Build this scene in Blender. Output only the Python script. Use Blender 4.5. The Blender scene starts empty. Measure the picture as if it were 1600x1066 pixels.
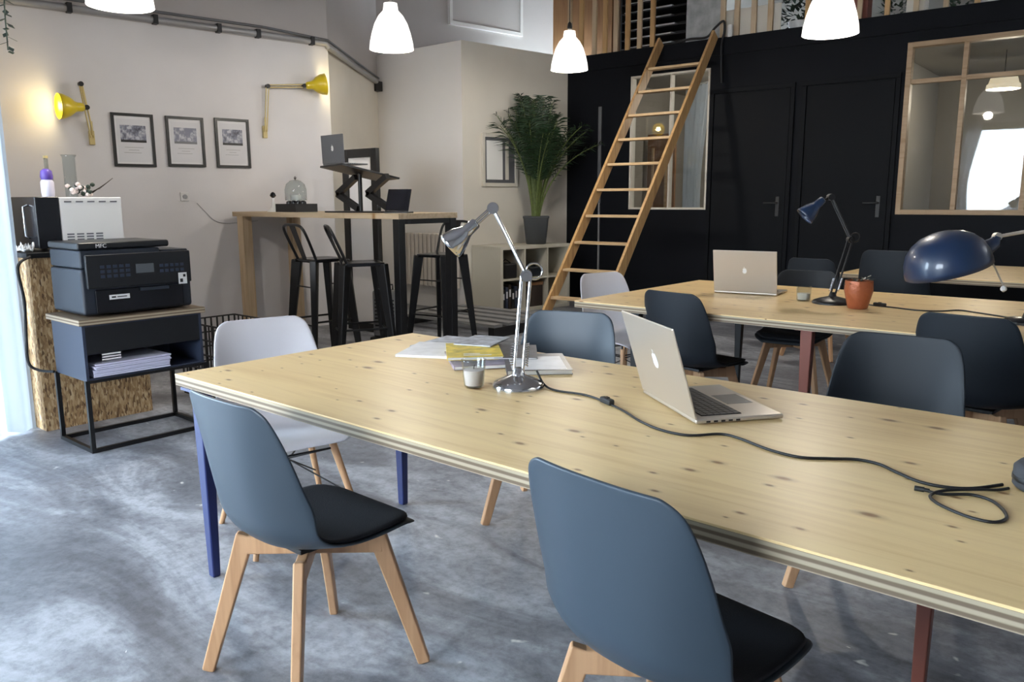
import bpy, math, random
from mathutils import Vector, Matrix, noise
random.seed(7)
SC = bpy.context.scene
COL = SC.collection
PI = math.pi
R_ = math.radians

# ------------------------------------------------------------------ materials
def new_mat(name):
    m = bpy.data.materials.new(name); m.use_nodes = True
    nt = m.node_tree; b = nt.nodes['Principled BSDF']
    return m, nt, b
def mat(name, col, rough=0.5, metal=0.0, spec=0.5, bump=0.0, bscale=60, var=0.0, vscale=6, coat=0.0, emit=None, estr=0.0, trans=0.0, alpha=1.0):
    m, nt, b = new_mat(name)
    b.inputs['Base Color'].default_value = (*col, 1)
    b.inputs['Roughness'].default_value = rough
    b.inputs['Metallic'].default_value = metal
    b.inputs['Specular IOR Level'].default_value = spec
    b.inputs['Coat Weight'].default_value = coat
    b.inputs['Transmission Weight'].default_value = trans
    if emit:
        b.inputs['Emission Color'].default_value = (*emit, 1); b.inputs['Emission Strength'].default_value = estr
    tc = nt.nodes.new('ShaderNodeTexCoord')
    if var > 0:
        n = nt.nodes.new('ShaderNodeTexNoise'); n.inputs['Scale'].default_value = vscale; n.inputs['Detail'].default_value = 5
        nt.links.new(tc.outputs['Object'], n.inputs['Vector'])
        r = nt.nodes.new('ShaderNodeMapRange'); r.inputs[1].default_value = .3; r.inputs[2].default_value = .7
        r.inputs[3].default_value = 1 - var; r.inputs[4].default_value = 1 + var * .6
        nt.links.new(n.outputs['Fac'], r.inputs[0])
        mx = nt.nodes.new('ShaderNodeMix'); mx.data_type = 'RGBA'; mx.blend_type = 'MULTIPLY'; mx.inputs[0].default_value = 1
        mx.inputs[6].default_value = (*col, 1)
        nt.links.new(r.outputs[0], mx.inputs[7]); nt.links.new(mx.outputs[2], b.inputs['Base Color'])
    if bump > 0:
        n2 = nt.nodes.new('ShaderNodeTexNoise'); n2.inputs['Scale'].default_value = bscale; n2.inputs['Detail'].default_value = 4
        nt.links.new(tc.outputs['Object'], n2.inputs['Vector'])
        bp = nt.nodes.new('ShaderNodeBump'); bp.inputs['Strength'].default_value = bump; bp.inputs['Distance'].default_value = .01
        nt.links.new(n2.outputs['Fac'], bp.inputs['Height']); nt.links.new(bp.outputs[0], b.inputs['Normal'])
    return m
def ramp(nt, fac, stops):
    r = nt.nodes.new('ShaderNodeValToRGB'); e = r.color_ramp.elements
    e[0].position = stops[0][0]; e[0].color = (*stops[0][1], 1)
    e[1].position = stops[-1][0]; e[1].color = (*stops[-1][1], 1)
    for p, c in stops[1:-1]:
        k = e.new(p); k.color = (*c, 1)
    nt.links.new(fac, r.inputs[0]); return r.outputs[0]
def mapping(nt, scale, rot=(0, 0, 0), loc=(0, 0, 0)):
    tc = nt.nodes.new('ShaderNodeTexCoord'); mp = nt.nodes.new('ShaderNodeMapping')
    mp.inputs['Scale'].default_value = scale; mp.inputs['Rotation'].default_value = rot; mp.inputs['Location'].default_value = loc
    nt.links.new(tc.outputs['Object'], mp.inputs['Vector']); return mp.outputs[0]
def mixc(nt, fac, a, b, mode='MIX'):
    mx = nt.nodes.new('ShaderNodeMix'); mx.data_type = 'RGBA'; mx.blend_type = mode
    for k, v in ((0, fac), (6, a), (7, b)):
        if isinstance(v, (int, float)): mx.inputs[k].default_value = v
        elif isinstance(v, tuple): mx.inputs[k].default_value = (*v, 1)
        else: nt.links.new(v, mx.inputs[k])
    return mx.outputs[2]
def noise_n(nt, vec, scale, detail=4, rough=.5, dist=0):
    n = nt.nodes.new('ShaderNodeTexNoise'); n.inputs['Scale'].default_value = scale; n.inputs['Detail'].default_value = detail
    n.inputs['Roughness'].default_value = rough; n.inputs['Distortion'].default_value = dist
    nt.links.new(vec, n.inputs['Vector']); return n.outputs['Fac']

def wood(name, light, dark, axis=0, knots=True, rough=.45, knotcol=(.30, .15, .05), gscale=1.0, spec=.4):
    m, nt, b = new_mat(name)
    s = [14, 14, 14]; s[axis] = .9
    v = mapping(nt, tuple(x * gscale for x in s))
    g = noise_n(nt, v, 1.6, 5, .55, 1.2)
    c = ramp(nt, g, [(.3, dark), (.52, light), (.75, tuple(min(1, x * 1.08) for x in light))])
    v2 = mapping(nt, tuple(x * gscale * (.25 if i != axis else .12) for i, x in enumerate((14, 14, 14))))
    big = noise_n(nt, v2, 1.0, 2)
    c = mixc(nt, ramp(nt, big, [(.35, (0, 0, 0)), (.7, (.35, .35, .35))]), c, dark)
    if knots:
        ks = [11, 11, 11]; ks[axis] = 5.5
        vk = mapping(nt, tuple(ks), loc=(.3, .7, .1))
        vo = nt.nodes.new('ShaderNodeTexVoronoi'); vo.voronoi_dimensions = '2D'; vo.inputs['Scale'].default_value = 1.0; vo.inputs['Randomness'].default_value = 1
        nt.links.new(vk, vo.inputs['Vector'])
        lim = nt.nodes.new('ShaderNodeMath'); lim.operation = 'LESS_THAN'
        sep = nt.nodes.new('ShaderNodeSeparateColor'); nt.links.new(vo.outputs['Color'], sep.inputs[0])
        nt.links.new(sep.outputs[0], lim.inputs[0]); lim.inputs[1].default_value = .55
        rs = nt.nodes.new('ShaderNodeMath'); rs.operation = 'MULTIPLY_ADD'; rs.inputs[1].default_value = 2.4; rs.inputs[2].default_value = .68; nt.links.new(sep.outputs[1], rs.inputs[0])
        rd = nt.nodes.new('ShaderNodeMath'); rd.operation = 'MULTIPLY'; nt.links.new(vo.outputs['Distance'], rd.inputs[0]); nt.links.new(rs.outputs[0], rd.inputs[1])
        k = ramp(nt, rd.outputs[0], [(.0, (1, 1, 1)), (.055, (.85, .85, .85)), (.10, (.25, .25, .25)), (.18, (0, 0, 0))])
        kk = nt.nodes.new('ShaderNodeMath'); kk.operation = 'MULTIPLY'
        nt.links.new(k, kk.inputs[0]); nt.links.new(lim.outputs[0], kk.inputs[1])
        c = mixc(nt, kk.outputs[0], c, knotcol)
    nt.links.new(c, b.inputs['Base Color'])
    b.inputs['Roughness'].default_value = rough; b.inputs['Specular IOR Level'].default_value = spec
    bp = nt.nodes.new('ShaderNodeBump'); bp.inputs['Strength'].default_value = .08; bp.inputs['Distance'].default_value = .004
    nt.links.new(g, bp.inputs['Height']); nt.links.new(bp.outputs[0], b.inputs['Normal'])
    return m
def layered(name, a, b_, n=5, thick=.04):
    m, nt, b = new_mat(name)
    v = mapping(nt, (1, 1, 1)); sx = nt.nodes.new('ShaderNodeSeparateXYZ'); nt.links.new(v, sx.inputs[0])
    w = nt.nodes.new('ShaderNodeMath'); w.operation = 'MULTIPLY'; w.inputs[1].default_value = n / thick * 2 * PI
    nt.links.new(sx.outputs[2], w.inputs[0])
    s = nt.nodes.new('ShaderNodeMath'); s.operation = 'SINE'; nt.links.new(w.outputs[0], s.inputs[0])
    g = noise_n(nt, mapping(nt, (5, 5, 60)), 1.5, 4)
    ad = nt.nodes.new('ShaderNodeMath'); ad.operation = 'ADD'; nt.links.new(s.outputs[0], ad.inputs[0]); nt.links.new(g, ad.inputs[1])
    c = ramp(nt, ad.outputs[0], [(0, b_), (1, a)])
    nt.links.new(c, b.inputs['Base Color']); b.inputs['Roughness'].default_value = .6
    return m

M = {}
M['tabletop'] = wood('pine tabletop', (.95, .69, .35), (.84, .57, .26), 0, True, .38, (.30, .12, .03))
M['ply'] = layered('plywood edge', (.44, .36, .25), (.17, .12, .075), 2.5, .04)
M['pine'] = wood('pine', (.62, .48, .32), (.48, .34, .2), 2, False, .5)
M['pinex'] = wood('pine horizontal', (.66, .48, .28), (.50, .33, .17), 0, False, .5)
M['ladderwood'] = wood('ladder pine', (.60, .38, .17), (.42, .23, .09), 2, True, .45, (.2, .09, .03))
M['framewood'] = wood('window frame pine', (.44, .31, .19), (.32, .21, .11), 0, False, .5)
M['beech'] = wood('beech legs', (.60, .36, .20), (.48, .27, .14), 2, False, .4)
M['barwood'] = wood('bar pine', (.60, .47, .32), (.45, .33, .2), 0, True, .5)
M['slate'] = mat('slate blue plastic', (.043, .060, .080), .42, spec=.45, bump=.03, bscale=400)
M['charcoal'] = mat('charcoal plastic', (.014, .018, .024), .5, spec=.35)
M['pad'] = mat('black seat pad', (.012, .014, .02), .75, bump=.2, bscale=300)
M['whiteplastic'] = mat('white plastic', (.74, .73, .78), .4)
M['black'] = mat('black paint', (.010, .010, .011), .45)
M['blackgloss'] = mat('black gloss plastic', (.008, .009, .012), .22)
M['blackmetal'] = mat('black metal', (.012, .012, .013), .38, metal=.3)
M['rubber'] = mat('black rubber', (.012, .012, .012), .6)
M['navy'] = mat('navy painted metal', (.008, .018, .11), .32, spec=.6)
M['redleg'] = mat('red brown painted metal', (.20, .06, .04), .4)
M['chrome'] = mat('chrome', (.75, .75, .76), .12, metal=1)
M['alu'] = mat('aluminium', (.60, .54, .47), .33, metal=.65, spec=.5)
M['alugrey'] = mat('grey aluminium', (.16, .165, .18), .45, metal=.3)
M['white'] = mat('white paint', (.80, .79, .77), .5)
M['applelogo'] = mat('white emblem', (.92, .92, .90), .25)
M['yellow'] = mat('yellow enamel', (.72, .54, .02), .3, coat=.3)
M['yellowin'] = mat('yellow lamp arm', (.60, .46, .08), .35)
M['brass'] = mat('pale yellow steel', (.62, .50, .22), .35)
M['frame'] = mat('black frame', (.008, .008, .008), .4)
M['paper'] = mat('print paper', (.70, .70, .73), .6)
M['passe'] = mat('white mount', (.78, .78, .80), .6)
M['blue'] = mat('blue enamel', (.006, .024, .070), .38, spec=.6, coat=.4)
M['copper'] = mat('copper pot', (.38, .11, .045), .35, metal=.25, bump=.4, bscale=60)
M['cable'] = mat('black cable', (.008, .008, .01), .5)
M['greypot'] = mat('dark grey pot', (.045, .05, .055), .5)
M['leaf'] = mat('palm leaf', (.014, .040, .014), .5, var=.4, vscale=20)
M['leafdark'] = mat('dark leaf', (.015, .03, .018), .5)
M['stem'] = mat('palm stem', (.11, .15, .04), .55, var=.3, vscale=30)
M['soil'] = mat('soil', (.03, .02, .015), .9)
M['keys'] = mat('black keys', (.010, .010, .012), .5)
M['keybase'] = mat('keyboard well', (.03, .03, .03), .5)
M['trackpad'] = mat('trackpad', (.50, .48, .45), .25, metal=.5)
M['screen'] = mat('dark glass screen', (.01, .01, .014), .08)
M['mag1'] = mat('pale magazine cover', (.50, .52, .58), .3, var=.55, vscale=25)
M['mag2'] = mat('yellow magazine cover', (.85, .62, .06), .35, var=.45, vscale=22)
M['mag3'] = mat('dark magazine cover', (.05, .05, .07), .3, var=.8, vscale=20)
M['mag4'] = mat('white magazine cover', (.78, .78, .80), .35, var=.12, vscale=20)
M['mag5'] = mat('mauve magazine cover', (.25, .22, .30), .35, var=.7, vscale=22)
M['pages'] = mat('paper pages', (.80, .79, .76), .7)
M['reams'] = mat('stacked paper', (.72, .72, .90), .7)
M['wax'] = mat('pink wax', (.92, .80, .76), .5)
M['purple'] = mat('violet cap', (.12, .07, .38), .4)
M['bottle'] = mat('white bottle', (.75, .72, .85), .35)
M['cream'] = mat('cream paint', (.70, .66, .58), .6, bump=.05)
M['shelfwhite'] = mat('off white laminate', (.62, .59, .50), .45)
M['stonegrey'] = mat('grey upholstery', (.045, .046, .052), .8)
M['radiator'] = mat('radiator enamel', (.62, .58, .54), .4)
M['crate'] = mat('grey crate', (.25, .25, .25), .6)
M['cab'] = mat('dark metal cabinet', (.030, .040, .070), .4, spec=.5)
M['printer'] = mat('printer casing', (.022, .028, .040), .42, spec=.45)
M['printerfront'] = mat('printer front', (.010, .011, .013), .35)
M['lcd'] = mat('printer display', (.10, .11, .12), .2)
M['conduit'] = mat('grey conduit', (.36, .36, .37), .45, metal=.4)
M['socket'] = mat('socket plastic', (.72, .71, .70), .4)
M['dooropen'] = mat('black door paint', (.0045, .0055, .0075), .6, spec=.12)
M['orangewood'] = wood('varnished door', (.30, .155, .07), (.19, .09, .04), 2, False, .45)
M['mirror'] = mat('mirror glass', (.9, .9, .9), .03, metal=1)
M['street'] = mat('street', (.35, .35, .36), .8)
M['carpaint'] = mat('silver car paint', (.45, .47, .5), .25, metal=.4)
M['seatgrey'] = mat('grey mesh basket', (.03, .03, .03), .6, var=.6, vscale=40)

def glass_mat(name, tint=(.95, .97, .97), rough=.02):
    m, nt, b = new_mat(name); nt.nodes.remove(b)
    o = nt.nodes['Material Output']
    fr = nt.nodes.new('ShaderNodeLayerWeight'); fr.inputs[0].default_value = .5
    pw_ = nt.nodes.new('ShaderNodeMath'); pw_.operation = 'POWER'; pw_.inputs[1].default_value = 4; nt.links.new(fr.outputs['Facing'], pw_.inputs[0])
    mu = nt.nodes.new('ShaderNodeMath'); mu.operation = 'MULTIPLY_ADD'; mu.inputs[1].default_value = .6; mu.inputs[2].default_value = .034; mu.use_clamp = True
    nt.links.new(pw_.outputs[0], mu.inputs[0])
    t = nt.nodes.new('ShaderNodeBsdfTransparent'); t.inputs[0].default_value = (*tint, 1)
    g = nt.nodes.new('ShaderNodeBsdfGlossy'); g.inputs['Roughness'].default_value = rough
    x = nt.nodes.new('ShaderNodeMixShader')
    nt.links.new(mu.outputs[0], x.inputs[0]); nt.links.new(t.outputs[0], x.inputs[1]); nt.links.new(g.outputs[0], x.inputs[2])
    nt.links.new(x.outputs[0], o.inputs[0]); return m
M['glass'] = glass_mat('window glass')
M['clear'] = glass_mat('clear glass', (.90, .92, .92))
def cloth_mat(name, col, tr=.5):
    m, nt, b = new_mat(name); nt.nodes.remove(b); o = nt.nodes['Material Output']
    d = nt.nodes.new('ShaderNodeBsdfDiffuse'); d.inputs[0].default_value = (*col, 1)
    t = nt.nodes.new('ShaderNodeBsdfTranslucent'); t.inputs[0].default_value = (*col, 1)
    x = nt.nodes.new('ShaderNodeMixShader'); x.inputs[0].default_value = tr
    nt.links.new(d.outputs[0], x.inputs[1]); nt.links.new(t.outputs[0], x.inputs[2]); nt.links.new(x.outputs[0], o.inputs[0]); return m
M['curtain'] = cloth_mat('white curtain', (.58, .62, .66), .28)
M['curtain2'] = cloth_mat('grey curtain', (.55, .57, .62), .35)
def shade_mat(name, col, st):
    m, nt, b = new_mat(name)
    b.inputs['Base Color'].default_value = (.9, .88, .84, 1); b.inputs['Roughness'].default_value = .35
    b.inputs['Emission Color'].default_value = (*col, 1); b.inputs['Emission Strength'].default_value = st
    return m
M['shade'] = shade_mat('lit opal shade', (1, .95, .90), 1.0)
M['shadewarm'] = shade_mat('lit cream shade', (1, .80, .50), .45)

def wall_mat(name, col, var=.05):
    m, nt, b = new_mat(name)
    v = mapping(nt, (1, 1, 1)); n = noise_n(nt, v, 1.3, 5)
    c = ramp(nt, n, [(.3, tuple(x * (1 - var) for x in col)), (.7, tuple(min(1, x * (1 + var)) for x in col))])
    nt.links.new(c, b.inputs['Base Color']); b.inputs['Roughness'].default_value = .75; b.inputs['Specular IOR Level'].default_value = .25
    n2 = noise_n(nt, v, 90, 3); bp = nt.nodes.new('ShaderNodeBump'); bp.inputs['Strength'].default_value = .05; bp.inputs['Distance'].default_value = .01
    nt.links.new(n2, bp.inputs['Height']); nt.links.new(bp.outputs[0], b.inputs['Normal']); return m
M['wall'] = wall_mat('white plaster', (.74, .725, .735))
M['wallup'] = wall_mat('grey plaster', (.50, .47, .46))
M['wallcream'] = wall_mat('cream plaster', (.76, .72, .64))
M['wallbox'] = wall_mat('white board', (.84, .825, .82), .02)
M['blackwall'] = wall_mat('black wall', (.0042, .0052, .0080), .15)
_b = M['blackwall'].node_tree.nodes['Principled BSDF']; _b.inputs['Roughness'].default_value = .6; _b.inputs['Specular IOR Level'].default_value = .12
M['roomwall'] = wall_mat('meeting room wall', (.30, .28, .245))

def floor_mat():
    m, nt, b = new_mat('polished concrete')
    v = mapping(nt, (1, 1, 1)); vs = mapping(nt, (1.0, 2.6, 1), rot=(0, 0, .35))
    a = noise_n(nt, vs, .9, 9, .66, 1.0)
    c = ramp(nt, a, [(.36, (.125, .13, .15)), (.5, (.235, .245, .275)), (.62, (.43, .45, .49))])
    f = noise_n(nt, v, 26, 6, .7)
    c = mixc(nt, .7, c, ramp(nt, f, [(.30, (.45, .45, .45)), (.55, (1, 1, 1)), (.75, (1.2, 1.2, 1.2))]), 'MULTIPLY')
    s = noise_n(nt, mapping(nt, (1.2, 2.4, 1), rot=(0, 0, .5)), 2.3, 10, .75, .5)
    c = mixc(nt, ramp(nt, s, [(.56, (0, 0, 0)), (.72, (.7, .7, .7))]), c, (.14, .143, .155))
    vo = nt.nodes.new('ShaderNodeTexVoronoi'); vo.inputs['Scale'].default_value = 7.5
    wv_ = nt.nodes.new('ShaderNodeTexNoise'); wv_.inputs['Scale'].default_value = 14; nt.links.new(v, wv_.inputs['Vector'])
    wm_ = nt.nodes.new('ShaderNodeMix'); wm_.data_type = 'RGBA'; wm_.blend_type = 'ADD'; wm_.inputs[0].default_value = .16
    nt.links.new(mapping(nt, (1, 1.9, 1), rot=(0, 0, .4)), wm_.inputs[6]); nt.links.new(wv_.outputs['Color'], wm_.inputs[7]); nt.links.new(wm_.outputs[2], vo.inputs['Vector'])
    vo.inputs['Randomness'].default_value = 1
    sep = nt.nodes.new('ShaderNodeSeparateColor'); nt.links.new(vo.outputs['Color'], sep.inputs[0])
    l = nt.nodes.new('ShaderNodeMath'); l.operation = 'LESS_THAN'; l.inputs[1].default_value = .42; nt.links.new(sep.outputs[0], l.inputs[0])
    rs = nt.nodes.new('ShaderNodeMath'); rs.operation = 'MULTIPLY_ADD'; rs.inputs[1].default_value = 3.0; rs.inputs[2].default_value = .8; nt.links.new(sep.outputs[1], rs.inputs[0])
    rd = nt.nodes.new('ShaderNodeMath'); rd.operation = 'MULTIPLY'; nt.links.new(vo.outputs['Distance'], rd.inputs[0]); nt.links.new(rs.outputs[0], rd.inputs[1])
    k = ramp(nt, rd.outputs[0], [(.06, (.8, .8, .8)), (.2, (0, 0, 0))])
    mm = nt.nodes.new('ShaderNodeMath'); mm.operation = 'MULTIPLY'; nt.links.new(k, mm.inputs[0]); nt.links.new(l.outputs[0], mm.inputs[1])
    c = mixc(nt, mm.outputs[0], c, (.85, .84, .80))
    nt.links.new(c, b.inputs['Base Color'])
    rr = nt.nodes.new('ShaderNodeMapRange'); rr.inputs[3].default_value = .30; rr.inputs[4].default_value = .62
    nt.links.new(a, rr.inputs[0]); nt.links.new(rr.outputs[0], b.inputs['Roughness'])
    bp = nt.nodes.new('ShaderNodeBump'); bp.inputs['Strength'].default_value = .25; bp.inputs['Distance'].default_value = .006
    nt.links.new(f, bp.inputs['Height']); nt.links.new(bp.outputs[0], b.inputs['Normal'])
    return m
M['floor'] = floor_mat()
def osb_mat():
    m, nt, b = new_mat('strand board')
    v = mapping(nt, (50, 50, 16), rot=(.6, .4, .3))
    vo = nt.nodes.new('ShaderNodeTexVoronoi'); vo.inputs['Scale'].default_value = 2.2; vo.distance = 'CHEBYCHEV'
    n = nt.nodes.new('ShaderNodeTexNoise'); n.inputs['Scale'].default_value = 1.2; nt.links.new(v, n.inputs['Vector'])
    ad = nt.nodes.new('ShaderNodeMix'); ad.data_type = 'RGBA'; ad.inputs[0].default_value = .4
    nt.links.new(v, ad.inputs[6]); nt.links.new(n.outputs['Color'], ad.inputs[7])
    nt.links.new(v, vo.inputs['Vector'])
    sep = nt.nodes.new('ShaderNodeSeparateColor'); nt.links.new(vo.outputs['Color'], sep.inputs[0])
    c = ramp(nt, sep.outputs[0], [(0, (.10, .05, .02)), (.3, (.30, .18, .08)), (.7, (.42, .28, .14)), (1, (.56, .42, .25))])
    nt.links.new(c, b.inputs['Base Color']); b.inputs['Roughness'].default_value = .6
    return m
M['osb'] = osb_mat()
def print_mat(name, kind):
    # photograph area printed on a sheet: cloudy tones, darker band at the foot
    m, nt, b = new_mat(name)
    v = mapping(nt, (30, 30, 22)); n = noise_n(nt, v, 1.0, 5, .6)
    dk = (.05, .05, .07) if kind != 1 else (.20, .21, .28)
    c = ramp(nt, n, [(.35, dk), (.5, (.22, .23, .30)), (.62, (.55, .56, .62))])
    nt.links.new(c, b.inputs['Base Color']); b.inputs['Roughness'].default_value = .5; return m
M['print0'] = print_mat('printed view a', 0); M['print1'] = print_mat('printed view b', 1); M['print2'] = print_mat('printed view c', 2)

# ------------------------------------------------------------------ mesh helper
class MB:
    def __init__(s): s.v = []; s.f = []
    def add(s, vs, fs, mtx=None):
        o = len(s.v)
        s.v += [tuple(mtx @ Vector(p)) if mtx else tuple(p) for p in vs]
        s.f += [tuple(i + o for i in f) for f in fs]; return s
    def box(s, c, d, mtx=None, rz=0):
        x, y, z = (k / 2 for k in d)
        vs = [(-x, -y, -z), (x, -y, -z), (x, y, -z), (-x, y, -z), (-x, -y, z), (x, -y, z), (x, y, z), (-x, y, z)]
        T = Matrix.Translation(Vector(c)) @ Matrix.Rotation(rz, 4, 'Z')
        if mtx: T = mtx @ T
        return s.add(vs, [(0, 3, 2, 1), (4, 5, 6, 7), (0, 1, 5, 4), (1, 2, 6, 5), (2, 3, 7, 6), (3, 0, 4, 7)], T)
    def bb(s, a, b, mtx=None):
        return s.box([(p + q) / 2 for p, q in zip(a, b)], [abs(q - p) for p, q in zip(a, b)], mtx)
    def beam(s, a, b, w, h, w2=None, h2=None, up=(0, 0, 1)):
        a = Vector(a); b = Vector(b); d = (b - a).normalized(); u = Vector(up)
        sx = d.cross(u)
        if sx.length < 1e-4: sx = d.cross(Vector((0, 1, 0)))
        sx.normalize(); sy = sx.cross(d).normalized()
        w2 = w if w2 is None else w2; h2 = h if h2 is None else h2
        vs = []
        for p, ww, hh in ((a, w, h), (b, w2, h2)):
            for i, j in ((-1, -1), (1, -1), (1, 1), (-1, 1)): vs.append(p + sx * ww / 2 * i + sy * hh / 2 * j)
        return s.add(vs, [(0, 1, 2, 3), (7, 6, 5, 4), (0, 4, 5, 1), (1, 5, 6, 2), (2, 6, 7, 3), (3, 7, 4, 0)])
    def tube(s, pts, r, n=10, caps=True):
        pts = [Vector(p) for p in pts]; rs = r if isinstance(r, (list, tuple)) else [r] * len(pts)
        vs = []; fs = []; prev = None
        for i, p in enumerate(pts):
            d = (pts[min(i + 1, len(pts) - 1)] - pts[max(i - 1, 0)])
            if d.length < 1e-9: d = Vector((0, 0, 1))
            d.normalize()
            if prev is None:
                a = d.cross(Vector((0, 0, 1)))
                if a.length < .05: a = d.cross(Vector((1, 0, 0)))
            else: a = prev - d * prev.dot(d)
            a.normalize(); prev = a; b = d.cross(a)
            for k in range(n):
                t = 2 * PI * k / n; vs.append(p + (a * math.cos(t) + b * math.sin(t)) * rs[i])
        for i in range(len(pts) - 1):
            for k in range(n):
                fs.append((i * n + k, (i + 1) * n + k, (i + 1) * n + (k + 1) % n, i * n + (k + 1) % n))
        if caps: fs.append(tuple(range(n))); fs.append(tuple(reversed([(len(pts) - 1) * n + k for k in range(n)])))
        return s.add(vs, fs)
    def lathe(s, prof, n=32, mtx=None, cap0=True, cap1=True):
        vs = []; fs = []
        for r, z in prof:
            for k in range(n): vs.append((r * math.cos(2 * PI * k / n), r * math.sin(2 * PI * k / n), z))
        for i in range(len(prof) - 1):
            for k in range(n): fs.append((i * n + k, i * n + (k + 1) % n, (i + 1) * n + (k + 1) % n, (i + 1) * n + k))
        if cap0: fs.append(tuple(reversed(range(n))))
        if cap1: fs.append(tuple((len(prof) - 1) * n + k for k in range(n)))
        return s.add(vs, fs, mtx)
    def build(s, name, m, parent=None, smooth=False, bevel=0, seg=2, solid=0, sub=0, origin=None, offset=-1):
        me = bpy.data.meshes.new(name)
        o0 = Vector(origin) if origin is not None else (Vector((0, 0, 0)) if parent else None)
        if o0 is None:
            xs, ys, zs = zip(*s.v); o0 = Vector(((min(xs) + max(xs)) / 2, (min(ys) + max(ys)) / 2, min(zs)))
        me.from_pydata([tuple(Vector(p) - o0) for p in s.v], [], s.f); me.validate(); me.update()
        o = bpy.data.objects.new(name, me); o.location = o0; COL.objects.link(o)
        if m: me.materials.append(M[m] if isinstance(m, str) else m)
        if smooth:
            for p in me.polygons: p.use_smooth = True
        if solid: 
            q = o.modifiers.new('s', 'SOLIDIFY'); q.thickness = solid; q.offset = offset
        if bevel:
            q = o.modifiers.new('b', 'BEVEL'); q.width = bevel; q.segments = seg; q.limit_method = 'ANGLE'; q.angle_limit = R_(40)
            if smooth or True:
                for p in me.polygons: p.use_smooth = True
                q.harden_normals = True
        if sub:
            q = o.modifiers.new('u', 'SUBSURF'); q.levels = sub; q.render_levels = sub
        if smooth and not bevel and not sub:
            try:
                me.set_sharp_from_angle(angle=R_(50))
            except Exception: pass
        if parent: o.parent = parent
        return o
def empty(name, loc, rz=0, label=None, cat=None, group=None, sc=1):
    o = bpy.data.objects.new(name, None); o.empty_display_size = .1; COL.objects.link(o)
    o.location = loc; o.rotation_euler = (0, 0, rz); o.scale = (sc, sc, sc)
    tag(o, label, cat, group); return o
def tag(o, label=None, cat=None, group=None, kind=None):
    if label: o['label'] = label
    if cat: o['category'] = cat
    if group: o['group'] = group
    if kind: o['kind'] = kind
    return o
def struct(o): o['kind'] = 'structure'; return o
def copy_tree(o, parent=None):
    c = o.copy(); COL.objects.link(c)
    if parent: c.parent = parent
    for ch in list(KIDS.get(o.name, [])) or [k for k in bpy.data.objects if k.parent == o]: copy_tree(ch, c)
    return c
KIDS = {}
def place(proto, loc, rz, label, cat=None, group=None, first=False, sc=None):
    o = proto if first else copy_tree(proto)
    o.location = loc; o.rotation_euler = (0, 0, rz); o['label'] = label
    if sc: o.scale = (sc,) * 3
    if group: o['group'] = group
    return o
def catmull(pts, n=6):
    pts = [Vector(p) for p in pts]; out = []
    for i in range(len(pts) - 1):
        p0 = pts[max(i - 1, 0)]; p1 = pts[i]; p2 = pts[i + 1]; p3 = pts[min(i + 2, len(pts) - 1)]
        for k in range(n):
            t = k / n
            out.append(.5 * ((2 * p1) + (p2 - p0) * t + (2 * p0 - 5 * p1 + 4 * p2 - p3) * t * t + (3 * p1 - p0 - 3 * p2 + p3) * t ** 3))
    out.append(pts[-1]); return out
def text_mesh(name, body, size, m, parent, loc, rot, ext=.0008):
    cu = bpy.data.curves.new(name, 'FONT'); cu.body = body; cu.size = size; cu.extrude = ext; cu.align_x = 'CENTER'; cu.align_y = 'CENTER'
    t = bpy.data.objects.new(name, cu); COL.objects.link(t); bpy.context.view_layer.update()
    me = bpy.data.meshes.new_from_object(t); COL.objects.unlink(t); bpy.data.objects.remove(t)
    o = bpy.data.objects.new(name, me); COL.objects.link(o); me.materials.clear(); me.materials.append(M[m])
    o.location = loc; o.rotation_euler = rot
    if parent: o.parent = parent
    return o

# ------------------------------------------------------------------ camera
F_PX = 1250; CAM = Vector((0, 0, 1.35)); PITCH = R_(10.03); YAW = R_(40.6); ROLL = R_(-.25)
FW = Vector((-math.sin(YAW) * math.cos(PITCH), math.cos(YAW) * math.cos(PITCH), -math.sin(PITCH)))
RT = Vector((math.cos(YAW), math.sin(YAW), 0)); UP = RT.cross(FW)
r2 = RT * math.cos(ROLL) + UP * math.sin(ROLL); u2 = -RT * math.sin(ROLL) + UP * math.cos(ROLL)
cd = bpy.data.cameras.new('camera'); cam = bpy.data.objects.new('camera', cd); COL.objects.link(cam)
mx = Matrix(((r2.x, u2.x, -FW.x), (r2.y, u2.y, -FW.y), (r2.z, u2.z, -FW.z))).to_4x4(); mx.translation = CAM
cam.matrix_world = mx; cd.sensor_width = 36; cd.lens = F_PX / 1600 * 36; cd.clip_start = .02; cd.clip_end = 200
SC.camera = cam

# ------------------------------------------------------------------ room shell
A_B = R_(2.2)                                     # black partition is turned slightly from the tables
BO = Vector((-2, 9.0, 0)); BD = Vector((math.cos(A_B), math.sin(A_B), 0)); BN = Vector((-math.sin(A_B), math.cos(A_B), 0))
BM = Matrix.Translation(BO) @ Matrix.Rotation(A_B, 4, 'Z')          # local: x along the wall, y behind it, z up
A_L = R_(8.2)
LO = Vector((-7.4, 3.95, 0))
LM = Matrix.Translation(LO) @ Matrix.Rotation(PI / 2 - A_L, 4, 'Z')  # local: x along wall (away), y behind wall (-X side), z up
def bwall(name, a, b, m='blackwall'):
    mb = MB(); mb.bb(a, b, BM); return struct(mb.build(name, m))
def lwall(name, a, b, m='wall'):
    mb = MB(); mb.bb(a, b, LM); return struct(mb.build(name, m))

mb = MB(); mb.bb((-12, -3.2, -.1), (6, 14, 0)); struct(mb.build('floor', 'floor'))
mb = MB(); mb.bb((-12, -3.2, 5.2), (6, 14, 5.35)); struct(mb.build('ceiling', 'wallup'))
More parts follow.
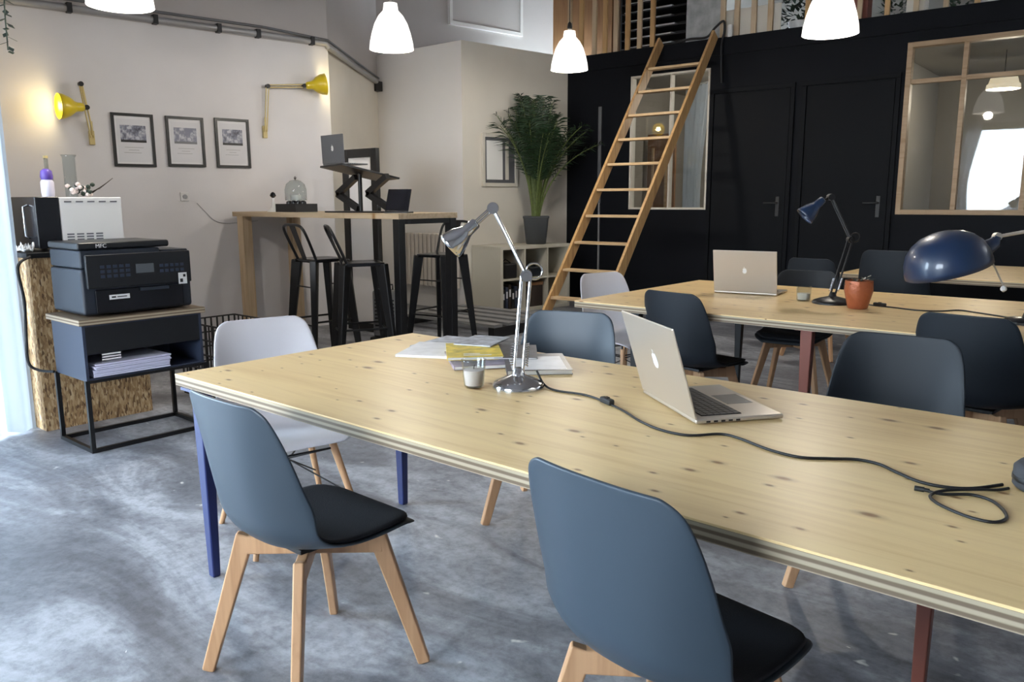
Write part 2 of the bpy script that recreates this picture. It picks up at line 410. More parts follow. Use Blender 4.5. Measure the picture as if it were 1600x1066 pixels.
# left wall: plastered lining, grey masonry above the conduit
lwall('wall_left', (-2.6, 0, 0), (1.50, .25, 2.93))
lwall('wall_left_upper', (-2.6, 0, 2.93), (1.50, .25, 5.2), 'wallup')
# angled wall to the white box
p0 = LM @ Vector((1.50, .0, 0)); p1 = Vector((-8.38, 7.12, 0))
dd = (p1 - p0).normalized(); nn = Vector((-dd.y, dd.x, 0))
def quadwall(name, a, b, z0, z1, th, m):
    d = (b - a).normalized(); n = Vector((-d.y, d.x, 0)) * th
    mb = MB(); mb.add([(a.x, a.y, z0), (b.x, b.y, z0), (b.x + n.x, b.y + n.y, z0), (a.x + n.x, a.y + n.y, z0),
                       (a.x, a.y, z1), (b.x, b.y, z1), (b.x + n.x, b.y + n.y, z1), (a.x + n.x, a.y + n.y, z1)],
                      [(0, 3, 2, 1), (4, 5, 6, 7), (0, 1, 5, 4), (1, 2, 6, 5), (2, 3, 7, 6), (3, 0, 4, 7)])
    return struct(mb.build(name, m))
quadwall('wall_corner', p0 + nn * .06, p1, 0, 2.93, .2, 'wallcream')
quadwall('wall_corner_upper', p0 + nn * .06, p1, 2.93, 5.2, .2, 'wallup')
pb = Vector((-6.83, 7.08, 0)); pe = BM @ Vector((-4.58, 0, 0))
mb = MB(); mb.bb((-8.5, 7.08, 0), (-6.835, 7.2, 3.19)); struct(mb.build('wall_box_front', 'wallbox'))
quadwall('wall_box_side', pb, Vector((pe.x, pe.y, 0)), 0, 3.19, .12, 'wallcream')
mb = MB(); mb.add([(-8.5, 7.09, 3.17), (-6.84, 7.09, 3.17), (pe.x, pe.y, 3.17), (-8.3, 9, 3.17), (-8.5, 7.09, 3.188), (-6.84, 7.09, 3.188), (pe.x, pe.y, 3.188), (-8.3, 9, 3.188)],
                  [(0, 3, 2, 1), (4, 5, 6, 7), (0, 1, 5, 4), (1, 2, 6, 5), (2, 3, 7, 6), (3, 0, 4, 7)])
struct(mb.build('ceiling_box', 'wallbox'))
ub = Vector((-8.38, 7.12, 0)); ue = ub + Vector((math.sin(A_L), math.cos(A_L), 0)) * 5.5
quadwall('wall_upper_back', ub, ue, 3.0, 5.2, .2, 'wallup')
# black partition with its openings (local x ranges)
W1 = (-3.62, -2.56, 1.22, 2.85); W2 = (-.45, 2.9, 1.18, 2.88)
bwall('wall_back_left', (-4.62, 0, 0), (W1[0], .1, 3.16))
bwall('wall_back_middle', (W1[1], 0, 0), (W2[0], .1, 3.16))
bwall('wall_back_right', (W2[1], 0, 0), (6.5, .1, 3.16))
for i, w in enumerate((W1, W2)):
    bwall('wall_back_below_window_%d' % (i + 1), (w[0], 0, 0), (w[1], .1, w[2]))
    bwall('wall_back_above_window_%d' % (i + 1), (w[0], 0, w[3]), (w[1], .1, 3.16))
# proud fascia of the loft floor and loft deck
bwall('trim_loft_fascia', (-4.6, -.02, 2.98), (6.5, 0, 3.17))
bwall('floor_loft', (-4.62, .1, 3.02), (6.5, 4.5, 3.16), 'wallup')
bwall('wall_loft_back', (-5.4, 4.3, 3.16), (6.5, 4.5, 5.2), 'roomwall')
# rooms behind the partition
bwall('wall_room_back_left', (-4.6, 3.6, 0), (-.85, 3.75, 3.02), 'roomwall')
bwall('wall_room_divider', (-.95, .1, 0), (-.85, 3.6, 3.02), 'roomwall')
bwall('wall_room_left_end', (-4.62, .1, 0), (-4.5, 3.6, 3.02), 'roomwall')
bwall('floor_loft_underside', (-4.6, .1, 2.995), (6.5, 3.75, 3.02), 'roomwall')
# meeting room back wall with its window to the street
RW = (-.50, 1.60, 1.08, 2.27)
bwall('wall_room_back_mid', (-.85, 3.6, 0), (6.5, 3.75, 3.02), 'roomwall')
def window(name, w, mullx, mullz, m, th=.045, y0=-.012, y1=.09, glass=True, depth=None):
    root = empty(name, BM @ Vector(((w[0] + w[1]) / 2, 0, w[2])), A_B)
    cx = (w[0] + w[1]) / 2; T = Matrix.Identity(4)
    def L(a, b): return (a[0] - cx, a[1], a[2] - w[2]), (b[0] - cx, b[1], b[2] - w[2])
    mb = MB()
    mb.bb(*L((w[0], y0, w[2]), (w[0] + th, y1, w[3]))); mb.bb(*L((w[1] - th, y0, w[2]), (w[1], y1, w[3])))
    mb.bb(*L((w[0] + th, y0, w[3] - th), (w[1] - th, y1, w[3]))); mb.bb(*L((w[0] + th, y0, w[2]), (w[1] - th, y1, w[2] + th)))
    mb.build('frame', m, root, bevel=.003)
    for x in mullx:
        q = MB(); q.bb(*L((x - th * .45, y0 + .01, w[2] + th), (x + th * .45, y1 - .01, w[3] - th))); q.build('mullion', m, root, bevel=.003)
    for z in mullz:
        q = MB(); q.bb(*L((w[0] + th, y0 + .016, z - th * .45), (w[1] - th, y1 - .016, z + th * .45))); q.build('transom', m, root, bevel=.003)
    if glass:
        q = MB(); q.bb(*L((w[0] + th * .5, .036, w[2] + th * .5), (w[1] - th * .5, .042, w[3] - th * .5))); q.build('pane', 'glass', root)
    struct(root); return root
window('window_1', W1, (-3.07,), (), 'cream', th=.025)
window('window_2', W2, (.075, .66, 1.25, 1.83, 2.4), (2.50,), 'framewood', th=.05)
# doors
def door(name, x0, x1, handle_left):
    cx = (x0 + x1) / 2; w = x1 - x0
    root = empty(name, BM @ Vector((cx, 0, 0)), A_B)
    mb = MB(); mb.bb((-w / 2 - .045, -.028, 0), (-w / 2, -.001, 2.55)); mb.bb((w / 2, -.028, 0), (w / 2 + .045, -.001, 2.55)); mb.bb((-w / 2 - .045, -.028, 2.55), (w / 2 + .045, -.001, 2.60))
    mb.build('door_frame', 'dooropen', root, bevel=.003)
    mb = MB(); mb.bb((-w / 2 + .006, -.016, .01), (w / 2 - .006, -.001, 2.54)); leaf = mb.build('door_leaf', 'dooropen', root, bevel=.004)
    hx = (w / 2 - .09) * (-1 if handle_left else 1); s = 1 if handle_left else -1
    mb = MB(); mb.bb((hx - .02, -.024, 1.15), (hx + .02, -.016, 1.37)); mb.build('handle_plate', 'black', leaf, bevel=.003)
    mb = MB(); mb.tube([(hx, -.02, 1.30), (hx, -.065, 1.30), (hx + s * .02, -.075, 1.30), (hx + s * .14, -.075, 1.30)], .010); mb.build('handle', 'black', leaf, smooth=True)
    return struct(root)
door('door_1', -2.50, -1.60, False); door('door_2', -1.43, -.53, False)

# street side: left front wall with glazed opening, rear wall with shop window (behind the camera)
mb = MB(); mb.bb((-5.45, -3.2, 2.75), (-5.25, 1.75, 5.2)); mb.bb((-5.45, -3.2, 0), (-5.25, -1.3, 2.75)); struct(mb.build('wall_street', 'wall'))
mb = MB(); mb.bb((-8.4, 1.58, 0), (-5.27, 1.66, 5.2)); struct(mb.build('wall_street_return', 'wall'))
SW = (-3.50, -1.00, .85, 3.00)
mb = MB(); mb.bb((-5.45, -3.3, SW[3]), (6, -3.1, 5.2)); mb.bb((-5.45, -3.3, 0), (SW[0], -3.1, SW[3])); mb.bb((SW[1], -3.3, 0), (6, -3.1, SW[3])); mb.bb((SW[0], -3.3, 0), (SW[1], -3.1, SW[2])); struct(mb.build('wall_rear', 'wallup'))
sw_ = empty('window_3', (-2.25, -3.2, .85)); mb = MB(); mb.bb((-1.25, -.06, 0), (-1.17, .06, 2.15)); mb.bb((1.17, -.06, 0), (1.25, .06, 2.15)); mb.bb((-1.17, -.06, 0), (1.17, .06, .08)); mb.bb((-1.17, -.06, 2.0), (1.17, .06, 2.15)); mb.build('frame', 'frame', sw_)
mb = MB(); mb.bb((.05, -.04, .08), (.11, .04, 2.0)); mb.build('mullion', 'frame', sw_); struct(sw_)
mb = MB(); mb.bb((6, -3.2, 0), (6.2, 14, 5.2)); struct(mb.build('wall_right', 'wallup'))

# ------------------------------------------------------------------ curtain by the street opening
mb = MB(); n = 90; vs = []; fs = []
for i in range(n + 1):
    t = i / n; y = .35 + 1.31 * t
    x = -5.16 + .035 * math.sin(t * 62) + .012 * math.sin(t * 25 + 1)
    vs += [(x, y, .015), (x + .004 * math.sin(t * 40), y, 1.4), (x, y, 2.75)]
for i in range(n):
    for k in (0, 1): fs.append((i * 3 + k, i * 3 + 3 + k, i * 3 + 4 + k, i * 3 + 1 + k))
mb.add(vs, fs)
cu = empty('curtain', (-5.16, 1.0, 0), 0, 'long white curtain hanging beside the bright street opening', 'curtain')
o = mb.build('cloth', 'curtain', None, smooth=True, origin=(-5.16, 1.0, 0)); o.parent = cu; o.location = (0, 0, 0)
q = MB(); q.tube([(0, -2.0, 2.77), (0, .70, 2.77)], .014); q.build('curtain_rod', 'white', cu, smooth=True)
# hanging black beads strand of leaves at the curtain's top
vine = empty('hanging_garland', (-5.04, 1.69, 1.86), 0, 'black leafy garland hanging over the top of the white curtain', 'garland')
q = MB(); q.tube(catmull([(0, .0, 1.3), (.01, .02, .9), (0, .0, .55), (.01, -.01, .3)]), .004, 6); q.build('stem', 'leafdark', vine)
q = MB()
for i in range(44):
    z = .3 + i * .024; a = i * 2.4; r = .05
    c = Vector((0, 0, z)); d = Vector((math.cos(a), math.sin(a), -.5)).normalized(); sd = d.cross(Vector((0, 0, 1))).normalized()
    q.add([c, c + d * r * .5 + sd * .016, c + d * r, c + d * r * .5 - sd * .016], [(0, 1, 2, 3)])
q.build('leaves', 'leafdark', vine, solid=.002)

# ------------------------------------------------------------------ chairs
PROF = [(.236, .408, .150, 0, 0), (.228, .430, .190, 0, 0), (.17, .446, .222, .004, 0), (.07, .437, .232, .014, 0), (-.03, .431, .236, .028, .0), (-.11, .436, .237, .048, .01),
        (-.165, .455, .236, .060, .035), (-.200, .500, .236, .045, .065), (-.216, .565, .236, .018, .075), (-.228, .64, .230, 0, .066), (-.238, .715, .221, 0, .052), (-.247, .785, .208, 0, .036), (-.253, .835, .188, 0, .022), (-.256, .858, .150, 0, .010)]
def shell_surface(nu=14, r0=0, r1=len(PROF) - 1, shrink=1.0, lift=0.0, nv=3):
    rows = catmull([Vector((p[0], p[1], p[2])) for p in PROF], nv); wr = catmull([Vector((p[3], p[4], 0)) for p in PROF], nv)
    vs = []; fs = []; a = r0 * nv; b = r1 * nv
    for j in range(a, b + 1):
        y, z, w = rows[j]; wz, wy, _ = wr[j]
        t = (rows[min(j + 1, len(rows) - 1)] - rows[max(j - 1, 0)]); ny, nz = -t.y, t.x
        l = math.hypot(ny, nz) or 1; ny, nz = -ny / l, -nz / l      # towards the sitter
        if nz < 0 and ny < 0: ny, nz = -ny, -nz
        e = 1.0
        if shrink < 1:
            q = (j - a) / (b - a); e = shrink * (1 - max(0, abs(q - .5) * 2 - .6) ** 2 * 1.6)
        for i in range(nu + 1):
            u = (i / nu * 2 - 1); ue = u * e; k = abs(ue) ** 2.6
            vs.append((ue * w, y + wy * k + ny * lift, z + wz * k + nz * lift))
    for j in range(b - a):
        for i in range(nu): fs.append((j * (nu + 1) + i, j * (nu + 1) + i + 1, (j + 1) * (nu + 1) + i + 1, (j + 1) * (nu + 1) + i))
    return vs, fs
def make_chair(name, cat, shellm, padm, wire, label):
    root = empty(name, (0, 0, 0), 0, label, cat)
    vs, fs = shell_surface(); mb = MB(); mb.add(vs, fs); mb.build('seat_shell', shellm, root, smooth=True, solid=.009, sub=1, offset=0)
    if padm:
        vs, fs = shell_surface(12, 1, 7, .965, .011); mb = MB(); mb.add(vs, fs); mb.build('seat_pad', padm, root, smooth=True, solid=.014, sub=1, offset=0)
    if not wire:
        for sx in (-1, 1):
            for sy in (-1, 1):
                mb = MB(); mb.beam((sx * .135, sy * .125, .425 if sy > 0 else .415), (sx * .222, sy * .222, 0), .052, .030, .036, .026, up=(sx * -1.0, sy, 0)); mb.build('leg', 'beech', root, bevel=.006)
        mb = MB()
        mb.beam((-.15, -.14, .385), (.15, .14, .385), .030, .055); mb.beam((-.15, .14, .3849), (.15, -.14, .3849), .0302, .0548)
        mb.build('leg_brace', 'beech', root, bevel=.005)
        mb = MB(); mb.box((0, 0, .417), (.20, .20, .016)); mb.build('mounting_plate', 'blackmetal', root, bevel=.003)
    else:
        for sx in (-1, 1):
            for sy in (-1, 1):
                mb = MB(); mb.tube([(sx * .135, sy * .13, .40), (sx * .225, sy * .225, 0)], [.016, .011], 12); mb.build('leg', 'beech', root, smooth=True)
        mb = MB()
        P = [(.15, .14, .36), (-.15, -.14, .36), (-.15, .14, .36), (.15, -.14, .36)]
        for a, b in ((P[0], P[1]), (P[2], P[3])):
            mb.tube([a, ((0, 0, .30) if a[0] > 0 else (0, 0, .305)), b], .004, 8)
        for a, b in ((0, 2), (0, 3), (1, 2), (1, 3)): mb.tube([P[a], P[b]], .004, 8)
        for a in P: mb.tube([a, (a[0] * .95, a[1] * .95, .425)], .005, 8)
        for a, b in (((.19, .185, .16), (-.19, -.185, .16)), ((-.19, .185, .165), (.19, -.185, .165))): mb.tube([a, (0, 0, .30), b], .0035, 8)
        mb.build('wire_brace', 'blackmetal', root, smooth=True)
    return root
ch = make_chair('dining_chair', 'chair', 'slate', 'pad', False, '')
chA = place(ch, (-1.84, 1.26, 0), R_(-1), 'slate blue shell chair with beech legs at the near left corner of the front table', first=True)
place(ch, (-.752, 1.385, 0), R_(-8), 'largest slate blue shell chair in the foreground, cut off by the bottom edge')
place(ch, (-2.02, 2.62, 0), R_(180 + 18), 'slate blue shell chair behind the magazines on the far side of the front table')
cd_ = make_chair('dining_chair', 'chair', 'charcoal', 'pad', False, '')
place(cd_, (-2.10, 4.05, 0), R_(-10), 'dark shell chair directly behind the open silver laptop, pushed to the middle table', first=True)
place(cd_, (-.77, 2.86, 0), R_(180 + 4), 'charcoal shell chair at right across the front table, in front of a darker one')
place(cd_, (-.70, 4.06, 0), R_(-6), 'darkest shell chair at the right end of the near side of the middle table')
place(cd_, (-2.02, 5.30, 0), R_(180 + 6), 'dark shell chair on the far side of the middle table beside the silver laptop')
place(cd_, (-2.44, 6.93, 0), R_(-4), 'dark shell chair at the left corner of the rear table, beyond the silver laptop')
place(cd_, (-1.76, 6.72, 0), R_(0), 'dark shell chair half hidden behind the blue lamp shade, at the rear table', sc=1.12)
cw = make_chair('dining_chair', 'chair', 'whiteplastic', None, True, '')
place(cw, (-2.76, 1.80, 0), R_(-90 - 14), 'white shell chair with black wire bracing at the left end of the front table', first=True)
place(cw, (-2.84, 4.46, 0), R_(-90 - 14), 'white shell chair at the left end of the middle table in front of the ladder')

# ------------------------------------------------------------------ tables
def table(x0, x1, y0, y1, z, label, cols, legx, name='work_table', inset=(.095, .095)):
    cx, cy = (x0 + x1) / 2, (y0 + y1) / 2; w = x1 - x0; d = y1 - y0
    root = empty(name, (cx, cy, 0), 0, label, 'table')
    t = MB(); t.bb((-w / 2, -d / 2, z - .006), (w / 2, d / 2, z)); t.build('tabletop', 'tabletop', root, bevel=.0015)
    t = MB(); t.bb((-w / 2 + .001, -d / 2 + .001, z - .040), (w / 2 - .001, d / 2 - .001, z - .006)); t.build('plywood_core', 'ply', root)
    for lx, c in zip(legx, cols):
        for sy in (-1, 1):
            px_ = lx - cx; py = sy * (d / 2 - (inset[0] if sy < 0 else inset[1]))
            mb = MB(); mb.beam((px_, py - 0, z - .05), (px_ + (0.0), py, 0), .062, .05, .036, .03, up=(0, 1, 0)); l = mb.build('leg', c, root, bevel=.006)
            mb = MB(); mb.bb((px_ - .05, py - .05, z - .05), (px_ + .05, py + .05, z - .04)); mb.build('leg_bracket', c, root)
    return root
table(-2.70, -.03, 1.32, 2.45, .75, 'large pine topped worktable in the foreground with navy legs at its left end', ('navy', 'redleg'), (-2.605, -.075), inset=(.045, .17))
mid = [o for o in bpy.data.objects if o.name == 'work_table'][0]
mb = MB(); mb.beam((-.46 + 1.365, 2.26 - 1.885, .70), (-.46 + 1.365, 2.26 - 1.885, 0), .048, .04, .034, .03, up=(0, 1, 0)); mb.build('leg', 'redleg', mid, bevel=.005)
table(-2.83, -.10, 3.88, 5.46, .75, 'pine topped worktable in the middle carrying the closed-back silver laptop and copper pot', ('blackmetal', 'redleg', 'blackmetal'), (-2.45, -1.45, -.3))
table(-2.22, .90, 6.72, 8.25, .75, 'rear pine topped worktable nearest the black partition, seen behind the blue lamp', ('blackmetal', 'blackmetal'), (-2.0, .6))

# ------------------------------------------------------------------ pendants
SH = [(.030, .365), (.052, .360), (.058, .305), (.066, .296), (.098, .262), (.132, .200), (.156, .125), (.172, .055), (.178, 0)]
def pendant(loc, label, r=1.0, first=None):
    root = empty('pendant_lamp', loc, 0, label, 'lamp', sc=r)
    mb = MB(); mb.lathe(SH, 40, cap0=False, cap1=False); mb.build('lamp_shade', 'shade', root, smooth=True, solid=.005)
    mb = MB(); mb.lathe([(.020, .385), (.024, .40), (.018, .435), (.006, .45)], 20); mb.build('lamp_holder', 'blackmetal', root, smooth=True)
    mb = MB(); mb.tube([(0, 0, .44), (0, 0, (5.2 - loc[2]) / r)], .004, 8); mb.build('cord', 'cable', root, smooth=True)
    mb = MB(); mb.lathe([(.012, .28), (.030, .21), (.038, .165), (.028, .13), (.004, .116)], 20); mb.build('bulb', 'shade', root, smooth=True)
    l = bpy.data.lights.new('pendant_light', 'POINT'); l.energy = 34; l.color = (1, .92, .80); l.shadow_soft_size = .05
    lo = bpy.data.objects.new('pendant_light', l); COL.objects.link(lo); lo.location = (loc[0], loc[1], loc[2] - .03)
    return root
pendant((-4.90, 2.25, 2.46), 'white bell pendant lamp at top left above the printer, leftmost of the lit pendants')
pendant((-5.30, 4.66, 2.585), 'white bell pendant lamp glowing above the high bar table')
pendant((-4.90, 6.60, 2.60), 'smallest white bell pendant lamp hanging in front of the black partition edge near the palm')
pendant((-2.06, 5.72, 2.44), 'white bell pendant lamp at top right above the middle table', 1.0)

# ------------------------------------------------------------------ left wall items
def onL(x, z, off=0): return LM @ Vector((x, -off, z))
RZL = PI / 2 - A_L
def picture(x0, x1, z0, z1, kind, label):
    c = onL((x0 + x1) / 2, z0, 0); w = x1 - x0; h = z1 - z0
    root = empty('framed_print', c, RZL, label, 'picture', 'framed prints in a row on the left wall'); t = .024
    mb = MB(); mb.bb((-w / 2, -.022, 0), (-w / 2 + t, -.001, h)); mb.bb((w / 2 - t, -.022, 0), (w / 2, -.001, h)); mb.bb((-w / 2 + t, -.022, 0), (w / 2 - t, -.001, t)); mb.bb((-w / 2 + t, -.022, h - t), (w / 2 - t, -.001, h)); mb.build('frame', 'frame', root)
    mb = MB(); mb.bb((-w / 2 + t, -.008, t), (w / 2 - t, -.001, h - t)); mb.build('mount', 'passe', root)
    mb = MB(); mb.bb((-w / 2 + .045, -.0095, .04), (w / 2 - .045, -.008, h - .05)); mb.build('sheet', 'paper', root)
    mb = MB(); mb.bb((-w / 2 + .07, -.011, h * .48), (w / 2 - .07, -.0095, h * .78)); mb.build('printed_photo', 'print%d' % kind, root)
    mb = MB(); mb.bb((-w / 2 + .07, -.0115, h * .46), (w / 2 - .07, -.0095, h * .505)); mb.build('dark_band', 'black' if kind != 1 else 'alugrey', root)
    mb = MB()
    for i, (a, b) in enumerate(((.10, .10), (.13, .14), (.09, .12))):
        mb.bb((-w / 2 + a, -.0105, h * (.36 - i * .05)), (w / 2 - b, -.0095, h * (.36 - i * .05) + .004))
    mb.build('caption_lines', 'conduit', root)
picture(-.69, -.33, 1.66, 2.13, 0, 'black framed print with a dark building view, leftmost of the three prints')
picture(-.22, .13, 1.67, 2.13, 1, 'black framed print with the palest blue grey view, middle of the three prints')
picture(.24, .58, 1.67, 2.14, 2, 'black framed print with a blue harbour view, rightmost of the three prints')
def wall_lamp(base, elbow, joint, head_dir, label, red=1.0):
    root = empty('wall_lamp', onL(*base), RZL, label, 'lamp')
    B = Vector((0, 0, 0)); E = Vector(elbow); J = Vector(joint); hd = Vector(head_dir).normalized()
    mb = MB(); mb.bb((-.022, -.03, -.06), (.022, -.001, .06)); mb.build('wall_bracket', 'brass', root, bevel=.004)
    mb = MB(); mb.tube([(-.012, -.04, 0), E + Vector((-.012, 0, 0))], .006, 8); mb.tube([(.012, -.04, 0), E + Vector((.012, 0, 0))], .006, 8); mb.tube([(0, -.04, .02), (0, -.04, .14)], .010, 10); mb.build('lower_arm', 'brass', root, smooth=True)
    mb = MB(); mb.tube([E + Vector((0, 0, .012)), J + Vector((0, 0, .012))], .006, 8); mb.tube([E - Vector((0, 0, .012)), J - Vector((0, 0, .012))], .006, 8); mb.build('upper_arm', 'brass', root, smooth=True)
    for q_ in (E, J):
        mb = MB(); mb.tube([q_ + Vector((0, -.02, 0)), q_ + Vector((0, .02, 0))], .021, 12); mb.build('joint', 'blackmetal', root, smooth=True)
    q = Vector((0, 0, -1)).rotation_difference(hd).to_matrix().to_4x4(); T = Matrix.Translation(J + hd * .02) @ q
    mb = MB(); mb.lathe([(.02, .0), (.032, -.012), (.036, -.055), (.045, -.075), (.075, -.11), (.098, -.16), (.105, -.20)], 28, T, cap1=False); mb.build('lamp_head', 'yellow', root, smooth=True, solid=.003)
    mb = MB(); mb.lathe([(.012, -.07), (.03, -.11), (.033, -.14), (.015, -.165)], 16, T); mb.build('bulb', 'shadewarm', root, smooth=True)
    w = root.matrix_basis @ (J + hd * .24)
    l = bpy.data.lights.new('wall_lamp_light', 'POINT'); l.energy = 2.5; l.color = (1, .82, .45); l.shadow_soft_size = .04
    lo = bpy.data.objects.new('wall_lamp_light', l); COL.objects.link(lo); lo.location = w
wall_lamp((-.86, 1.90), (-.07, -.10, .44), (-.06, -.18, .24), (-.9, -.05, -.02), 'yellow jointed wall lamp at left turned towards the curtain, its shade side on')
wall_lamp((.745, 2.03), (.03, -.07, .44), (.40, -.12, .47), (.9, -.25, .12), 'yellow jointed wall lamp above the bar with its arm stretched right')
# socket, conduit, cable
e = empty('wall_socket', onL(-.09, 1.39), RZL, 'small white wall socket below the middle print', 'socket')
mb = MB(); mb.bb((-.04, -.010, -.04), (.04, -.001, .04)); mb.build('plate', 'socket', e, bevel=.003)
mb = MB(); mb.tube([(0, -.014, 0), (0, -.009, 0)], .022, 16); mb.build('outlet', 'conduit', e)
mb = MB(); mb.tube([LM @ Vector(p) for p in catmull([(.02, -.006, 1.33), (.10, -.006, 1.24), (.18, -.006, 1.16), (.30, -.006, 1.13), (.5, -.006, 1.14), (.62, -.006, 1.15)])], .0025, 6)
tag(mb.build('wall_cable', 'conduit', smooth=True), 'thin grey cable running along the wall from the socket towards the bar', 'cable')
e = empty('cable_conduit', onL(-2.4, 2.97), 0, 'grey cable conduit running along the top of the left wall to the white box', 'conduit')
inv = Matrix.Translation(-e.location)
c0 = [LM @ Vector((x, -.03, 2.965)) for x in (-2.4, -1.2, 0, .8, 1.46)]
c1 = [p0 + Vector((.035, -.03, 2.93)), p0 * .5 + p1 * .5 + Vector((.04, -.02, 2.88)), p1 + Vector((.07, -.06, 2.84))]
mb = MB(); mb.tube([inv @ p for p in c0 + c1], .030, 10); mb.build('pipe', 'conduit', e, smooth=True)
mb = MB(); mb.tube([inv @ (p + Vector((.0, 0, .07))) for p in c0[:-1]] + [inv @ (p + Vector((.01, 0, .06))) for p in c1], .013, 8); mb.build('upper_cable', 'alugrey', e, smooth=True)
for x in (-.95, -.25, .33, .72, 1.3):
    mb = MB(); mb.bb((x - .02, -.068, 2.925), (x + .02, -.001, 3.005), inv @ LM); mb.build('clip', 'black', e)
mb = MB(); p = p1 + Vector((.10, -.11, 2.79)); mb.box(inv @ p, (.10, .10, .12)); mb.build('junction_box', 'black', e)
# painting high on the upper wall
um = Matrix.Translation(ub) @ Matrix.Rotation(PI / 2 - A_L, 4, 'Z')
e = empty('canvas_frame', um @ Vector((.0, 0, 3.55)), PI / 2 - A_L, 'pale framed panel high on the grey wall above the white box, only its bottom showing', 'picture')
mb = MB(); mb.bb((1.15, -.05, .18), (1.20, -.001, 1.3)); mb.bb((2.45, -.05, .18), (2.50, -.001, 1.3)); mb.bb((1.20, -.05, .18), (2.45, -.001, .23)); mb.bb((1.20, -.05, 1.25), (2.45, -.001, 1.3)); mb.build('frame', 'white', e)
mb = MB(); mb.bb((1.20, -.03, .23), (2.45, -.001, 1.25)); mb.build('canvas', 'wallup', e)

# ------------------------------------------------------------------ strand board counter, machine, bottles
e = empty('strand_board_counter', (-5.4, 2.01, 0), 0, 'strand board counter with flaky brown sides behind the printer stand', 'counter')
mb = MB(); mb.bb((-.30, -.32, 0), (.30, .32, 1.03)); mb.build('cabinet', 'osb', e)
mb = MB(); mb.bb((-.32, -.335, 1.03), (.32, .335, 1.06)); mb.build('countertop', 'blackmetal', e, bevel=.003)
e = empty('coffee_machine', (-5.33, 2.02, 1.06), 0, 'white vented appliance with a black glass front standing on the strand board counter', 'appliance')
mb = MB(); mb.bb((-.21, -.13, .03), (.21, .235, .315)); body = mb.build('body', 'white', e, bevel=.006)
mb = MB(); mb.bb((-.215, -.26, .02), (.215, -.13, .318)); mb.build('front_door', 'blackgloss', e, bevel=.006)
for r, z in ((0, .285), (1, .062), (1, .078), (1, .094)):
    for k in range(4 if r else 5):
        mb = MB(); y0 = -.10 + k * (.066 if not r else .055); mb.bb((.2102, y0, z), (.2125, y0 + .04, z + .008)); mb.build('vent_slot', 'alugrey', body)
mb = MB(); mb.tube([(.10, -.262, .08), (.10, -.285, .09), (.10, -.285, .26), (.10, -.262, .27)], .007, 8); mb.build('door_handle', 'chrome', e, smooth=True)
for k, (x, y) in enumerate(((-.17, -.1), (.17, -.1), (-.17, .2), (.17, .2))):
    mb = MB(); mb.tube([(x, y, 0), (x, y, .03)], .018, 10); mb.build('foot', 'rubber', e)
e = empty('spray_bottle', (-5.22, 1.875, 1.378), 0, 'white bottle with a violet top on the white appliance', 'bottle')
mb = MB(); mb.lathe([(.033, 0), (.036, .02), (.036, .085), (.024, .105)], 20); mb.build('bottle_body', 'bottle', e, smooth=True)
mb = MB(); mb.lathe([(.030, .100), (.034, .115), (.030, .150), (.012, .163)], 20); mb.build('cap', 'purple', e, smooth=True)
e = empty('glass_bottle', (-5.36, 1.93, 1.378), 0, 'tall clear glass bottle behind the violet topped bottle', 'bottle')
mb = MB(); mb.lathe([(.03, 0), (.032, .01), (.032, .13), (.012, .17), (.012, .23)], 20, cap1=False); mb.build('bottle_body', 'clear', e, smooth=True, solid=.002)
mb = MB(); mb.lathe([(.014, .23), (.014, .245)], 12); mb.build('cap', 'brass', e)
e = empty('glass_vase', (-5.28, 2.03, 1.378), 0, 'straight sided clear glass vase with a wide rim on the white appliance', 'vase')
mb = MB(); mb.lathe([(.035, 0), (.036, .01), (.036, .235), (.045, .25)], 24, cap1=False); mb.build('vase_body', 'clear', e, smooth=True, solid=.003)
e = empty('dried_flowers', (-5.19, 2.06, 1.378), 0, 'low bunch of dark and pale dried flowers lying on the white appliance', 'flowers')
q = MB(); q2 = MB(); q3 = MB()
for i in range(26):
    a = random.uniform(0, 2 * PI); r = random.uniform(0, .07); c = Vector((r * math.cos(a) * .8, r * math.sin(a) * 1.3, random.uniform(.01, .075)))
    (q if i % 2 else q2).lathe([(.004, -.012), (.014, -.004), (.013, .006), (.003, .013)], 7, Matrix.Translation(c))
for i in range(9):
    q3.tube([(0, .02 + i * .004, .02), (.01, .10 + i * .01, .05 + .008 * i)], .0015, 5)
q.build('dark_blooms', 'leafdark', e); q2.build('pale_blooms', 'wax', e); q3.build('twigs', 'soil', e)
e = empty('folded_cloth', (-5.17, 1.70, 1.062), 0, 'crumpled white cloth on the counter beside the black appliance front', 'cloth')
# crumpled sheet
n = 14; vs = []; fs = []
for i in range(n):
    for j in range(n):
        x = (i / (n - 1) - .5) * .14; y = (j / (n - 1) - .5) * .05; vs.append((x, y, .012 + .035 * abs(noise.noise(Vector((i * .45, j * .5, 3)))) * 2))
for i in range(n - 1):
    for j in range(n - 1): fs.append((i * n + j, (i + 1) * n + j, (i + 1) * n + j + 1, i * n + j + 1))
mb = MB(); mb.add(vs, fs); mb.build('cloth', 'white', e, smooth=True, solid=.008)
mb = MB(); mb.tube(catmull([(-5.07, 1.69, 1.04), (-5.0, 1.60, .99), (-5.02, 1.62, .8), (-5.05, 1.62, .6), (-5.0, 1.60, .45), (-4.98, 1.64, .40), (-4.86, 1.68, .40)], 8), .008, 8)
tag(mb.build('power_cable', 'cable', smooth=True), 'black power cable drooping down beside the curtain to the printer stand', 'cable')

